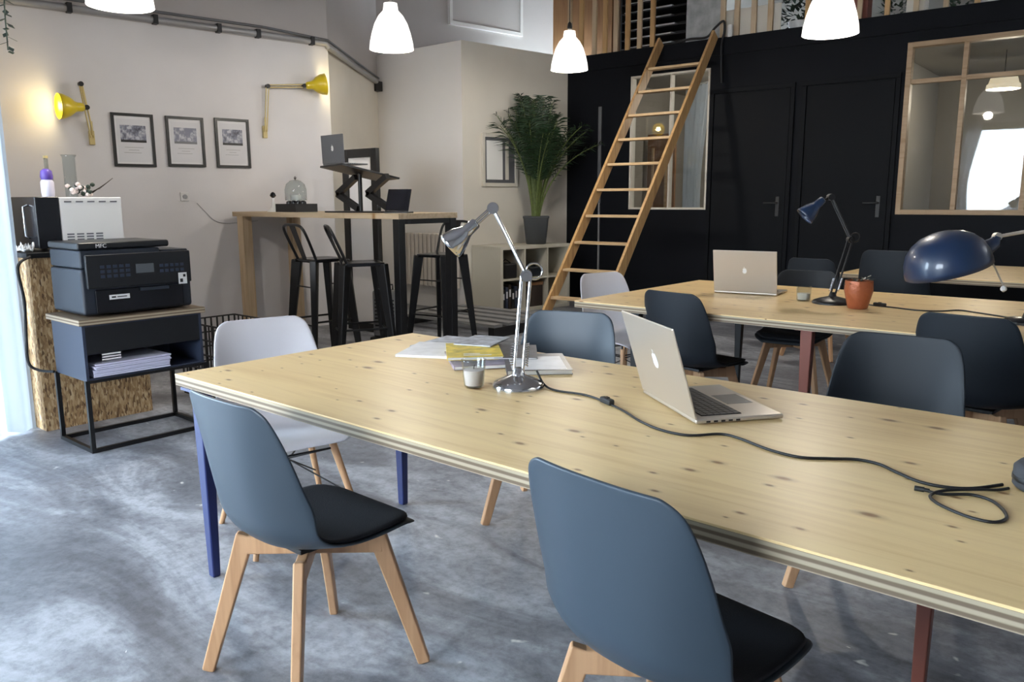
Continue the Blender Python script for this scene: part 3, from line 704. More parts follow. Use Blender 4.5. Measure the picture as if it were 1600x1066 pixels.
# ------------------------------------------------------------------ printer stand, printer
e = empty('printer_stand', (-4.66, 2.03, 0), 0, 'black metal stand with an open cabinet and pale board top under the printer', 'stand')
x0, x1, y0, y1 = -.205, .205, -.335, .335
mb = MB(); t = .011
for x in (x0, x1):
    for y in (y0, y1): mb.bb((x - t, y - t, .0), (x + t, y + t, .40))
for y in (y0, y1): mb.bb((x0 + t, y - t, 0), (x1 - t, y + t, 2 * t)); 
for x in (x0, x1): mb.bb((x - t, y0 + t, 0), (x + t, y1 - t, 2 * t)); mb.bb((x - t, y0 + t, .385), (x + t, y1 - t, .40))
mb.build('base_frame', 'blackmetal', e)
mb = MB(); mb.bb((x0, y0, .395), (x1, y0 + .015, .70)); mb.bb((x0, y1 - .015, .395), (x1, y1, .70)); mb.bb((x0, y0 + .015, .395), (x1, y1 - .015, .41)); mb.bb((x0, y0 + .015, .41), (x0 + .015, y1 - .015, .70)); mb.bb((x0, y0 + .015, .69), (x1, y1 - .015, .70))
mb.build('cabinet', 'cab', e)
mb = MB(); mb.bb((x0 + .015, y0 + .015, .54), (x1 - .002, y1 - .015, .69)); dr = mb.build('drawer', 'printerfront', e)
mb = MB(); mb.bb((x0 - .02, y0 - .02, .70), (x1 + .02, y1 + .02, .733)); mb.build('top_board', 'ply', e, bevel=.002)
mb = MB()
for k in range(3): mb.bb((.205, y0 + .09 + k * .0, .50 + k * .014), (.2075, y0 + .19, .508 + k * .014))
mb.build('sticker', 'white', e)
r = empty('paper_stack', (-4.62, 1.95, .411), 0, 'stack of white printer paper on the open shelf of the stand', 'paper')
mb = MB()
for k in range(7): mb.box((random.uniform(-.006, .006) + .02, random.uniform(-.006, .006), .004 + k * .0105), (.30, .42, .008), rz=random.uniform(-.02, .02))
mb.build('sheets', 'reams', r)
e = empty('office_printer', (-4.69, 2.03, .733), 0, 'large black multifunction printer on the pale board top of the stand', 'printer')
mb = MB(); mb.bb((-.22, -.30, .01), (.20, .31, .26)); mb.build('body', 'printer', e, bevel=.018, seg=3)
mb = MB(); mb.bb((-.215, -.295, .262), (.195, .14, .36)); mb.build('scanner_unit', 'printer', e, bevel=.012, seg=3)
mb = MB(); mb.bb((-.22, -.30, .362), (.19, .20, .40)); mb.build('document_feeder', 'printerfront', e, bevel=.012, seg=3)
mb = MB(); mb.bb((-.215, .14, .262), (.195, .305, .345)); mb.build('side_cover', 'printer', e, bevel=.008)
mb = MB(); mb.bb((.20, -.28, .155), (.228, .30, .335)); fp_ = mb.build('front_panel', 'printerfront', e, bevel=.006)
mb = MB(); mb.bb((.229, -.02, .225), (.232, .08, .275)); mb.build('display', 'lcd', fp_)
mb = MB(); mb2 = MB()
for k in range(5):
    for j in range(3): mb.bb((.2285, -.21 + k * .034, .21 + j * .026), (.231, -.188 + k * .034, .226 + j * .026))
    for j in range(2): mb2.bb((.2285, .115 + k * .03, .22 + j * .03), (.231, .135 + k * .03, .236 + j * .03))
mb.build('keypad', 'cab', fp_); mb2.build('keypad', 'cab', fp_)
mb = MB(); mb.bb((.20, -.24, .02), (.215, .25, .145)); tr = mb.build('paper_tray', 'blackgloss', e, bevel=.005)
mb = MB(); mb.bb((.216, -.0, .125), (.23, .16, .142)); mb.build('tray_grip', 'printer', tr)
mb = MB(); mb.bb((.215, -.17, .09), (.217, -.06, .115)); mb.build('sticker', 'white', e)
text_mesh('lettering', 'MFC', .03, 'white', e, (.193, -.18, .380), (PI / 2, 0, PI / 2))
mb = MB(); mb.bb((.2171, -.158, .098), (.2176, -.135, .107)); mb.bb((.2171, -.128, .100), (.2176, -.075, .105)); mb.build('sticker_marks', 'black', e)
mb = MB(); mb.bb((.228, .22, .145), (.230, .27, .21)); mb.build('instruction_label', 'white', e)
mb = MB(); mb.bb((.2302, .228, .155), (.2306, .245, .175)); mb.bb((.2302, .248, .185), (.2306, .262, .20)); mb.build('label_marks', 'black', e)
# dark crates on the floor beside the stand
def crate(loc, w, d, h, label, m='seatgrey', cat='basket', name='wire_basket'):
    e = empty(name, loc, 0, label, cat); mb = MB(); t = .006
    mb.bb((-w / 2, -d / 2, 0), (w / 2, d / 2, t)); mb.build('bottom', m, e)
    mb = MB()
    nn_ = 9
    for k in range(nn_ + 1):
        x = -w / 2 + w * k / nn_
        for y in (-d / 2, d / 2): mb.bb((x - .006, y - .003, 0), (x + .006, y + .003, h))
        y = -d / 2 + d * k / nn_
        for x in (-w / 2, w / 2): mb.bb((x - .003, y - .006, 0), (x + .003, y + .006, h))
    for k in range(6):
        z = h * k / 5
        for y in (-d / 2, d / 2): mb.bb((-w / 2, y - .004, z - .005), (w / 2, y + .004, z + .005))
        for x in (-w / 2, w / 2): mb.bb((x - .004, -d / 2, z - .005), (x + .004, d / 2, z + .005))
    mb.build('sides', m, e)
    return e
crate((-4.35, 2.78, 0), .42, .42, .42, 'black woven basket on the floor between the printer stand and the white chair')
crate((-5.15, 2.92, 0), .5, .42, .52, 'taller black woven basket against the strand board counter')

# ------------------------------------------------------------------ bar table and its things
BZ = 1.245
e = empty('bar_table', (-6.05, 4.58, 0), 0, 'high pine bar table with wooden posts at one end and black legs at the other', 'table')
mb = MB(); mb.bb((-1.20, -.33, BZ - .045), (1.24, .33, BZ)); mb.build('tabletop', 'barwood', e, bevel=.003)
mb = MB(); mb.bb((-.98, -.30, BZ - .12), (.95, -.27, BZ - .045)); mb.bb((-.98, .27, BZ - .12), (.95, .30, BZ - .045)); mb.build('apron', 'barwood', e) if False else None
for x, y, m_ in ((-1.07, -.28, 'pine'), (-1.07, .28, 'pine')):
    mb = MB(); mb.bb((x - .05, y - .05, 0), (x + .05, y + .05, BZ - .045)); mb.build('post', m_, e, bevel=.003)
for x, y in ((1.195, -.29), (1.195, .29)):
    mb = MB(); mb.bb((x - .035, y - .035, 0), (x + .035, y + .035, BZ - .045)); mb.build('leg', 'blackmetal', e, bevel=.003)
mb = MB(); mb.bb((1.17, -.255, BZ - .085), (1.22, .255, BZ - .045)); mb.build('end_rail', 'blackmetal', e)
def make_stool(label):
    e = empty('bar_stool', (0, 0, 0), 0, label, 'stool'); s = 1
    S = .86
    mb = MB(); n = 24; vs = []
    q = .17
    def rr(x, y, z, w, d, r=.05, m=6):
        o = []
        for cx, cy, a0 in ((w - r, d - r, 0), (-w + r, d - r, 90), (-w + r, -d + r, 180), (w - r, -d + r, 270)):
            for k in range(m + 1):
                a = R_(a0 + 90 * k / m); o.append((x + cx + r * math.cos(a), y + cy + r * math.sin(a), z))
        return o
    rings = [rr(0, 0, S - .028, .172, .172), rr(0, 0, S - .004, .170, .170), rr(0, 0, S, .160, .160, .045), rr(0, 0, S - .006, .10, .10, .03), rr(0, 0, S - .008, .03, .03, .015)]
    L_ = len(rings[0]); fs = []
    for i in range(len(rings) - 1):
        for k in range(L_): fs.append((i * L_ + k, i * L_ + (k + 1) % L_, (i + 1) * L_ + (k + 1) % L_, (i + 1) * L_ + k))
    fs.append(tuple((len(rings) - 1) * L_ + k for k in range(L_)))
    mb.add([p for r in rings for p in r], fs); mb.build('seat', 'blackgloss', e, smooth=True, solid=.003)
    for sx in (-1, 1):
        for sy in (-1, 1):
            mb = MB(); mb.beam((sx * .145, sy * .145, S - .015), (sx * .225, sy * .225, 0), .088, .06, .045, .034, up=(-sx, sy, 0)); mb.build('leg', 'blackmetal', e, bevel=.008)
    mb = MB()
    for z, r in ((.30, .195), (.33, .192)):
        c = [(-r, -r), (r, -r), (r, r), (-r, r)]
        for k in range(4):
            a = c[k]; b = c[(k + 1) % 4]
            if z == .30 and k % 2 or z == .33 and not k % 2: continue
            mb.tube([(a[0], a[1], z), (b[0], b[1], z)], .009, 8)
    mb.tube([(-.16, -.16, .62), (.16, -.16, .62)], .006, 8); mb.tube([(-.16, .16, .62), (.16, .16, .62)], .006, 8)
    mb.build('footrest', 'blackmetal', e, smooth=True)
    mb = MB(); mb.tube(catmull([(-.155, -.13, S - .01), (-.17, -.20, S + .15), (-.165, -.245, S + .25), (-.11, -.26, S + .285), (0, -.265, S + .29), (.11, -.26, S + .285), (.165, -.245, S + .25), (.17, -.20, S + .15), (.155, -.13, S - .01)], 6), .012, 10); mb.build('back_hoop', 'blackmetal', e, smooth=True)
    mb = MB(); mb.add([(-.035, -.155, S), (.035, -.155, S), (.045, -.258, S + .28), (-.045, -.258, S + .28)], [(0, 1, 2, 3)]); mb.build('back_splat', 'blackmetal', e, solid=.004)
    return e
st = make_stool('')
place(st, (-5.78, 4.20, 0), R_(-6), 'black metal bar stool at the wall end of the bar table, leftmost of three', group='bar stools', first=True)
place(st, (-5.16, 4.14, 0), R_(-30), 'black metal bar stool in the middle of the three at the bar table', group='bar stools')
place(st, (-5.36, 5.24, 0), R_(186), 'black metal bar stool on the far side of the bar table, rightmost of three', group='bar stools')
# black floor mirror frame behind the bar
e = empty('leaning_frame', (-6.83, 5.28, .0), 0, 'large black rectangular frame standing behind the bar table', 'frame')
w = .54; h = 1.86
mb = MB(); t = .085
mb.bb((0, 0, 0), (t, .05, h)); mb.bb((w - t, 0, 0), (w, .05, h)); mb.bb((t, 0, 0), (w - t, .05, t)); mb.bb((t, 0, h - t), (w - t, .05, h)); mb.build('frame', 'frame', e, bevel=.004)
mb = MB(); mb.bb((t, .02, t), (w - t, .03, h - t)); mb.build('panel', 'wallbox', e)
# zigzag laptop stand with grey laptop
def zbar(mb, pts, y, w, t):
    for a, b in zip(pts[:-1], pts[1:]): mb.beam((a[0], y, a[1]), (b[0], y, b[1]), w, t, up=(0, 0, 1))
e = empty('laptop_stand', (-5.55, 4.46, BZ), 0, 'black zigzag laptop riser standing on the bar table', 'stand')
mb = MB(); z0 = .012
for x in (-.27, .14):
    mb.beam((x + .26, 0, z0 + .02), (x - .02, 0, .16), .05, .045, up=(0, 1, 0)); mb.beam((x - .02, 0, .16), (x + .24, 0, .30), .05, .045, up=(0, 1, 0))
mb.build('zigzag_bars', 'blackmetal', e)
mb = MB(); mb.bb((-.33, -.12, 0), (.42, .14, .012)); mb.build('foot_plate', 'blackmetal', e)
mb = MB(); mb.tube([(.02, 0, .01), (.02, 0, .33)], .018, 12); mb.build('post', 'blackmetal', e, smooth=True)
mb = MB(); mb.add([(-.40, -.02, .425), (.02, -.05, .425), (.40, .22, .305), (.02, .26, .305)], [(0, 1, 2, 3)])
mb = MB(); mb.add([(-.34, -.14, .40), (.05, -.20, .41), (.42, .10, .29), (.02, .20, .28)], [(0, 1, 2, 3)]); mb.build('tray', 'blackmetal', e, solid=.016, bevel=.002)
APPLE = None
def apple_pts(s):
    out = []
    for k in range(40):
        a = 2 * PI * k / 40; r = 1 - .10 * math.cos(2 * a) * (1 if math.sin(a) > 0 else .6)
        x = r * math.cos(a) * .86; y = r * math.sin(a)
        if abs(x) < .28 and y > .5: y -= (.28 - abs(x)) * .6
        if abs(x) < .2 and y < -.5: y += (.2 - abs(x)) * .4
        dx, dy = x - 1.02, y - .12
        if math.hypot(dx, dy) < .42:
            ang = math.atan2(dy, dx); x = 1.02 + .42 * math.cos(ang); y = .12 + .42 * math.sin(ang); 
            x = min(x, 1.02 - math.sqrt(max(0, .42 ** 2 - (y - .12) ** 2)))
        out.append((x * s, y * s))
    return out
def laptop(loc, rz, w, d, tilt, label, m='alu', scale_logo=.021):
    # local: hinge along x at y=0, base towards +y, lid leans from hinge
    e = empty('laptop', loc, rz, label, 'laptop')
    mb = MB(); mb.bb((-w / 2, 0, .003), (w / 2, d, .016)); b = mb.build('base', m, e, bevel=.005, seg=3)
    mb = MB(); mb.bb((-w / 2 + .03, .03, .0161), (w / 2 - .03, .03 + d * .46, .0166)); mb.build('keyboard_well', 'keybase', b)
    mb = MB(); nx, ny = 14, 6; kw = (w - .06) / nx; kd = d * .46 / ny
    for i in range(nx):
        for j in range(ny):
            if j == ny - 1 and 4 <= i <= 8: continue
            mb.bb((-w / 2 + .03 + i * kw + .0012, .03 + j * kd + .0012, .0166), (-w / 2 + .03 + (i + 1) * kw - .0012, .03 + (j + 1) * kd - .0012, .0182))
    mb.bb((-w / 2 + .03 + 4 * kw + .001, .03 + (ny - 1) * kd + .001, .0166), (-w / 2 + .03 + 9 * kw - .001, .03 + ny * kd - .001, .0182))
    mb.build('keyboard', 'keys', b)
    mb = MB(); mb.bb((-.052, d * .62, .0161), (.052, d * .93, .0166)); mb.build('trackpad', 'trackpad', b)
    T = Matrix.Translation((0, .004, .016)) @ Matrix.Rotation(tilt, 4, 'X')
    mb = MB(); mb.bb((-w / 2, -.006, 0), (w / 2, 0.0, d), T); lid_ = mb.build('lid', m, e, bevel=.003, seg=3)
    mb = MB(); mb.bb((-w / 2 + .006, .0002, .012), (w / 2 - .006, .0012, d - .006), T); mb.build('screen', 'screen', lid_)
    P = apple_pts(scale_logo); n = len(P)
    vs = [(-x, -.0063, d * .52 + y) for x, y in P] + [(-x, -.0069, d * .52 + y) for x, y in P]
    fs = [tuple(reversed(range(n))), tuple(range(n, 2 * n))] + [(k, (k + 1) % n, n + (k + 1) % n, n + k) for k in range(n)]
    mb = MB(); mb.add(vs, fs, T)
    lf = [(-.05, 1.05), (.02, 1.35), (.28, 1.55), (.25, 1.22)]
    vs = [(-x * scale_logo, -.0063, d * .52 + y * scale_logo) for x, y in lf] + [(-x * scale_logo, -.0069, d * .52 + y * scale_logo) for x, y in lf]
    mb.add(vs, [(3, 2, 1, 0), (4, 5, 6, 7), (0, 1, 5, 4), (1, 2, 6, 5), (2, 3, 7, 6), (3, 0, 4, 7)], T)
    mb.build('lid_emblem', 'applelogo', lid_)
    mb = MB()
    for k in range(5): mb.bb((w / 2 - .0005, .03 + k * .022, .006), (w / 2 + .0006, .042 + k * .022, .011))
    mb.build('side_ports', 'black', b)
    return e
lp = laptop((-5.78, 4.38, BZ + .405), R_(-4), .34, .24, R_(2), 'small grey laptop standing open on the zigzag riser', 'alugrey', .022)
# black convertible tablet leaning at the bar's end
e = empty('tablet', (-4.98, 4.38, BZ), R_(28), 'black tablet propped on a stand at the free end of the bar table', 'tablet')
T = Matrix.Translation((0, 0, .015)) @ Matrix.Rotation(R_(-28), 4, 'X') 
mb = MB(); mb.bb((-.10, -.006, 0), (.10, .006, .20), Matrix.Translation((0, 0, .015)) @ Matrix.Rotation(R_(-28), 4, 'X')); mb.build('body', 'blackgloss', e, bevel=.004)
mb = MB(); mb.bb((-.09, -.0075, .012), (.09, -.006, .188), Matrix.Translation((0, 0, .015)) @ Matrix.Rotation(R_(-28), 4, 'X')); mb.build('screen', 'screen', e)
mb = MB(); mb.bb((-.10, -.02, 0), (.10, .13, .012)); mb.build('stand_foot', 'blackmetal', e, bevel=.003)
mb = MB(); mb.beam((0, .10, .01), (0, .055, .11), .04, .008, up=(0, 1, 0)); mb.build('support', 'blackmetal', e)
# tray with cups under a glass dome, small lamp-like gadget
e = empty('jar_tray', (-6.46, 4.45, BZ), 0, 'black tray of small dark jars under a clear glass dome on the bar table', 'tray')
mb = MB(); mb.bb((-.16, -.12, 0), (.16, .12, .012)); mb.bb((-.16, -.12, .012), (.16, -.11, .075)); mb.bb((-.16, .11, .012), (.16, .12, .075)); mb.bb((-.16, -.11, .012), (-.15, .11, .075)); mb.bb((.15, -.11, .012), (.16, .11, .075)); mb.build('tray', 'black', e)
for i in range(4):
    mb = MB(); mb.lathe([(.03, .013), (.032, .06), (.028, .095), (.012, .105)], 12, Matrix.Translation((-.11 + i * .073, 0, 0))); mb.build('jar', 'blackgloss', e, smooth=True)
e = empty('glass_dome', (-6.46, 4.45, BZ + .106), 0, 'clear glass dome jar standing in the black tray on the bar', 'glass jar')
mb = MB(); mb.lathe([(.10, 0), (.10, .10), (.085, .15), (.05, .18), (.015, .19)], 24, cap0=False); mb.build('dome', 'clear', e, smooth=True, solid=.003)
mb = MB(); mb.lathe([(.006, .19), (.016, .205), (.004, .22)], 12); mb.build('knob', 'chrome', e, smooth=True)
mb = MB(); mb.lathe([(.045, 0), (.05, .01), (.05, .05)], 16); mb.build('candle', 'white', e, smooth=True)
e = empty('charging_dock', (-6.76, 4.40, BZ), 0, 'small white charging stand with a black top at the wall end of the bar', 'stand')
mb = MB(); mb.lathe([(.06, 0), (.055, .01), (.02, .05), (.014, .13)], 16); mb.build('base', 'white', e, smooth=True)
mb = MB(); mb.lathe([(.01, .13), (.03, .15), (.02, .175), (.006, .185)], 12); mb.build('head', 'blackgloss', e, smooth=True)
# radiator on the box front, fan heater, crates under the bar
e = empty('radiator', (-7.0, 7.02, .28), 0, 'ribbed pale radiator on the white wall behind the bar stools', 'radiator')
mb = MB()
for k in range(15): mb.bb((-.95 + k * .075, -.07, 0), (-.895 + k * .075, -.01, .66))
mb.build('fins', 'radiator', e, bevel=.008)
mb = MB(); mb.tube([(-.95, -.04, .62), (.16, -.04, .62)], .012, 8); mb.tube([(-.95, -.04, .04), (.16, -.04, .04)], .012, 8); mb.tube([(.12, -.04, .0), (.12, -.04, -.28)], .010, 8); mb.build('pipes', 'radiator', e, smooth=True)
e = empty('fan_heater', (-5.90, 5.05, 0), R_(25), 'pale grey upright heater on the floor under the bar table', 'heater')
mb = MB(); mb.bb((-.13, -.09, .05), (.13, .09, .50)); mb.build('body', 'crate', e, bevel=.025, seg=3)
mb = MB()
for k in range(9): mb.bb((-.10, -.094, .12 + k * .035), (.10, -.09, .135 + k * .035))
mb.build('grille', 'black', e)
mb = MB(); mb.bb((-.15, -.12, 0), (.15, .12, .05)); mb.build('base', 'black', e, bevel=.01)
mb = MB(); mb.tube([(-.05, 0, .50), (-.05, 0, .55), (.05, 0, .55), (.05, 0, .50)], .008, 8); mb.build('handle', 'black', e, smooth=True)
e = empty('slatted_pallet', (-5.9, 6.3, 0), 0, 'low dark slatted rack on the floor behind the bar stools', 'rack')
for k in range(5):
    mb = MB(); mb.bb((-.7, -.5 + k * .22, .10), (.7, -.38 + k * .22, .13)); mb.build('slat', 'crate', e)
mb = MB(); mb.bb((-.7, -.5, 0), (-.62, .5, .10)); mb.build('bearer', 'black', e)
mb = MB(); mb.bb((.62, -.5, 0), (.7, .5, .10)); mb.build('bearer', 'black', e)

# ------------------------------------------------------------------ shelf unit, palm, wall frame
sdir = Vector((math.sin(A_L), math.cos(A_L), 0))
SM_RZ = -A_L
e = empty('shelf_unit', pb + Vector((.30, .02, 0)) + sdir * .62, SM_RZ, 'off white cube shelf unit against the box wall under the palm', 'shelf')
W_, L2 = .52, 1.16     # depth along local x, length along local y
x0, x1 = -.27, .27; y0, y1 = -.58, .58; hz = .80; t = .04
mb = MB(); mb.bb((x0, y0, hz - t), (x1, y1, hz)); mb.bb((x0, y0, 0), (x1, y1, t)); mb.bb((x0, y0, t), (x1, y0 + t, hz - t)); mb.bb((x0, y1 - t, t), (x1, y1, hz - t)); mb.build('outer_frame', 'shelfwhite', e, bevel=.002)
mb = MB(); mb.bb((x0, y0 + t, .39), (x1, y1 - t, .41)); mb.build('shelf_board', 'shelfwhite', e)
for y in (-.19, .19):
    mb = MB(); mb.bb((x0, y - .01, t), (x1 - .001, y + .01, .39)); mb.bb((x0, y - .01, .41), (x1 - .001, y + .01, hz - t)); mb.build('divider', 'shelfwhite', e)
mb = MB(); mb.bb((x0 - .004, y0, 0), (x0, y1, hz)); mb.build('back_panel', 'shelfwhite', e)
R_SH = e.matrix_basis
def shelf_thing(name, y, z, label, cat, fn):
    o = empty(name, R_SH @ Vector((.08, y, z)), SM_RZ, label, cat); fn(o)
def books(o, n=6, cols=('black', 'crate', 'mag4', 'soil')):
    pass
for i, (y, z, h, m_, lab) in enumerate(((-.39, .41, .18, 'black', 'dark camera bag in the upper middle shelf cube'), (.02, .41, .12, 'charcoal', 'dark box in the upper right shelf cube'))):
    o = empty('storage_box', R_SH @ Vector((.08, y, z)), SM_RZ, lab, 'box')
    mb = MB(); mb.bb((-.14, -.08, 0), (.14, .12, h)); mb.build('box', m_, o, bevel=.02, seg=3)
    mb = MB(); mb.tube(catmull([(.05, -.05, h - .003), (.05, 0, h + .045), (.05, .09, h - .003)]), .007, 8); mb.build('handle', 'rubber', o, smooth=True)
for i in range(6):
    h = .24 + .03 * ((i * 7) % 3); o = empty('ring_binder', R_SH @ Vector((.10, -.50 + i * .05, .041)), SM_RZ, 'dark ring binder in the lower left shelf cube', 'binder', 'ring binders in the lower left shelf cube')
    mb = MB(); mb.bb((-.13, -.02, 0), (.13, .02, h)); mb.build('cover', ('black', 'cab', 'soil')[i % 3], o, bevel=.004)
    mb = MB(); mb.bb((.1301, -.012, h * .5), (.131, .012, h * .8)); mb.build('spine_label', 'paper', o)
o = empty('storage_box', R_SH @ Vector((.06, .0, .041)), SM_RZ, 'brown box in the lower middle shelf cube', 'box')
mb = MB(); mb.bb((-.16, -.15, 0), (.16, .15, .26)); mb.build('box', 'soil', o, bevel=.004)
mb = MB(); mb.bb((-.165, -.155, .261), (.165, .155, .30)); mb.build('lid', 'orangewood', o, bevel=.003)
# palm
PALM = R_SH @ Vector((.04, .20, .80))
e = empty('potted_palm', PALM, 0, 'bushy dark green palm in a dark grey tapered pot on the shelf unit', 'plant')
mb = MB(); S4 = []
for r, z in ((.125, 0), (.135, .01), (.168, .315), (.176, .32), (.176, .345), (.160, .345), (.155, .31)): S4.append((r, z))
# square tapered pot with rounded corners
def sq(r, z, n=6, cr=.03):
    o = []
    for cx, cy, a0 in ((1, 1, 0), (-1, 1, 90), (-1, -1, 180), (1, -1, 270)):
        for k in range(n + 1):
            a = R_(a0 + 90 * k / n); o.append((cx * (r - cr) + cr * math.cos(a), cy * (r - cr) + cr * math.sin(a), z))
    return o
rings = [sq(r * .93, z) for r, z in S4]; n_ = len(rings[0]); fs = []
for i in range(len(rings) - 1):
    for k in range(n_): fs.append((i * n_ + k, i * n_ + (k + 1) % n_, (i + 1) * n_ + (k + 1) % n_, (i + 1) * n_ + k))
fs.append(tuple(reversed(range(n_))))
mb.add([tuple(Matrix.Rotation(R_(40), 4, 'Z') @ Vector(p)) for r in rings for p in r], fs); mb.build('pot', 'greypot', e, smooth=True)
mb = MB(); mb.lathe([(.15, .300), (.08, .31), (.01, .315)], 16); mb.build('soil', 'soil', e)
rnd = random.Random(3)
for f_ in range(34):
    az = f_ * 2.399 + rnd.uniform(-.3, .3); lean = rnd.uniform(.06, .62) if f_ < 26 else rnd.uniform(.6, .85); tow = max(0, -(math.cos(az))); lean *= 1 - .62 * tow
    Lf = rnd.uniform(1.30, 1.62) * (1 - lean * .22); b0 = Vector((math.cos(az) * .04, math.sin(az) * .04, .30))
    pts = []
    for k in range(15):
        t = k / 14; r = lean * (.14 * t + .80 * t * t) ; z = .30 + Lf * (t - .18 * lean * t ** 3 - .10 * t * t * lean)
        pts.append(b0 + Vector((math.cos(az) * r, math.sin(az) * r, z - .30)))
    st_ = MB(); st_.tube(pts, [.011 * (1 - .8 * k / 14) + .002 for k in range(15)], 6); fr = st_.build('frond', 'stem', e, smooth=True)
    lf = MB()
    for k in range(6, 15):
        for sub_ in (0, .4, .75):
            kk = min(k + sub_, 13.99); i = int(kk); p = pts[i].lerp(pts[i + 1], kk - i) if i < 14 else pts[14]
            d = (pts[min(i + 1, 14)] - pts[i - 1]).normalized(); sd = d.cross(Vector((0, 0, 1)))
            if sd.length < .05: sd = Vector((math.sin(az), -math.cos(az), 0))
            sd.normalize(); nrm = sd.cross(d)
            ll = .24 * math.sin(PI * (kk - 4.5) / 11.5) + .06 + rnd.uniform(-.03, .03)
            for s in (-1, 1):
                dirn = (sd * s * .95 + d * .5 + nrm * rnd.uniform(-.2, .35)).normalized(); wv = dirn.cross(nrm).normalized() * .0085
                a = p; m1 = p + dirn * ll * .45; tip = p + dirn * ll + Vector((0, 0, -.22 * ll))
                lf.add([a, m1 + wv, tip, m1 - wv], [(0, 1, 2, 3)])
    lf.build('leaflets', 'leaf', fr)
# square pale frame with flat white and cream panels on the box side
mm_ = Matrix.Translation(pb) @ Matrix.Rotation(PI / 2 - A_L, 4, 'Z')
e = empty('wall_frame', mm_ @ Vector((.57, 0, 1.51)), PI / 2 - A_L, 'pale framed white panel on the box wall, left of the palm', 'picture')
w, h, t = .58, .64, .045
mb = MB(); mb.bb((-w / 2, -.03, 0), (-w / 2 + t, -.001, h)); mb.bb((w / 2 - t, -.03, 0), (w / 2, -.001, h)); mb.bb((-w / 2 + t, -.03, 0), (w / 2 - t, -.001, t)); mb.bb((-w / 2 + t, -.03, h - t), (w / 2 - t, -.001, h)); mb.build('frame', 'cream', e, bevel=.004)
mb = MB(); mb.bb((-w / 2 + t, -.012, t), (w / 2 - t, -.006, h - t)); mb.build('backing', 'alugrey', e)
mb = MB(); mb.bb((-w / 2 + t + .03, -.020, t + .04), (.04, -.0125, h - t - .04)); mb.build('white_panel', 'applelogo', e)
mb = MB(); mb.bb((.09, -.020, t + .04), (.14, -.0125, h - t - .04)); mb.build('narrow_panel', 'cream', e)

# ------------------------------------------------------------------ ladder
e = empty('loft_ladder', BM @ Vector((-2.90, -2.45, 0)), A_B, 'long pine ladder with flat treads leaning up to the loft edge', 'ladder')
HW = .345; RUN = 2.36; RISE = 3.20; SL = RUN / RISE
for s in (-1, 1):
    mb = MB(); mb.beam((s * HW, 0, 0.0), (s * HW + (.07 if 1 else 0), RUN, RISE), .032, .125, up=(0, 0, 1)); mb.build('rail', 'ladderwood', e, bevel=.003)
for k in range(11):
    z = .05 + .28 * k; 
    if k == 0: z = .16
    y = z * SL; dx = .07 * z / RISE
    mb = MB(); mb.bb((-HW + .016 + dx, y - .055, z - .014), (HW - .016 + dx, y + .055, z + .014)); mb.build('tread', 'pinex', e, bevel=.003)
# vertical pale strip on the black wall (cable trunking)
e = empty('light_strip', BM @ Vector((-4.06, -.001, .4)), A_B, 'thin pale vertical strip on the black wall left of the ladder', 'strip')
mb = MB(); mb.bb((-.022, -.025, .9), (.022, -.001, 2.12)); mb.build('cover', 'alugrey', e, bevel=.003)
mb = MB(); mb.bb((-.010, -.018, 0), (.010, -.001, .9)); mb.build('lower_cable', 'conduit', e)

# ------------------------------------------------------------------ rooms behind the partition
def drape(name, a, b, z0, z1, m, label, waves=9, amp=.05, gather=None):
    A = BM @ Vector(a + (0,)); B_ = BM @ Vector(b + (0,)); d = (B_ - A); L = d.length; d.normalize(); n = Vector((-d.y, d.x, 0))
    e = empty(name, (A.x, A.y, z0), 0, label, 'curtain'); vs = []; fs = []; N = 72; Z = 14
    for i in range(N + 1):
        for j in range(Z + 1):
            t = i / N; h = j / Z; tt = t
            if gather: tt = t * (1 - gather * math.sin(PI * (1 - h)) ** 1.5)
            p = d * (tt * L) + n * amp * math.sin(t * waves * 2 * PI) * (.7 + .3 * h); vs.append((p.x, p.y, (z1 - z0) * h))
    for i in range(N):
        for j in range(Z): q = i * (Z + 1) + j; fs.append((q, q + Z + 1, q + Z + 2, q + 1))
    mb = MB(); mb.add(vs, fs); mb.build('cloth', m, e, smooth=True)
    mb = MB(); mb.tube([(0, 0, z1 - z0 + .02), tuple(d * L + Vector((0, 0, z1 - z0 + .02)))], .012, 8); mb.build('curtain_rod', 'white', e)
drape('curtain', (-2.35, -11.95), (-1.55, -11.98), .1, 3.0, 'curtain2', 'grey drape gathered beside the shop window, seen mirrored in the large pane', 6, .04, .25)
drape('curtain', (-3.62, 1.5), (-3.05, 1.1), .1, 2.85, 'curtain', 'white drape behind the small interior window to the right of the ladder', 5, .05, .3)
bl_ = BM @ Vector((-3.72, 1.8, 0))
e = empty('storage_door', BM @ Vector((-4.42, 1.9, 0)), A_B, 'varnished wooden door leaf standing behind the small interior window', 'door')
mb = MB(); mb.bb((0, 0, 0), (.46, .045, 2.3)); mb.build('leaf', 'orangewood', e, bevel=.004)
mb = MB(); mb.bb((.30, -.014, .2), (.335, 0, 2.1)); mb.bb((.08, -.014, .2), (.115, 0, 2.1)); mb.build('moulding', 'pinex', e)
pr = BM @ Vector((.17, 1.8, 2.56))  # added pendant: stands in for a mirrored one and brightens the meeting room
e = empty('pendant_lamp', pr, 0, 'warm cream pendant lamp added behind the large window, standing in for a mirrored pendant', 'lamp')
mb = MB(); mb.lathe([(.03, .17), (.085, .165), (.13, .13), (.15, .06), (.165, .05), (.17, 0)], 32, cap1=False); mb.build('lamp_shade', 'shadewarm', e, smooth=True, solid=.004)
mb = MB(); mb.tube([(0, 0, .17), (0, 0, .43)], .004, 8); mb.build('cord', 'cable', e)
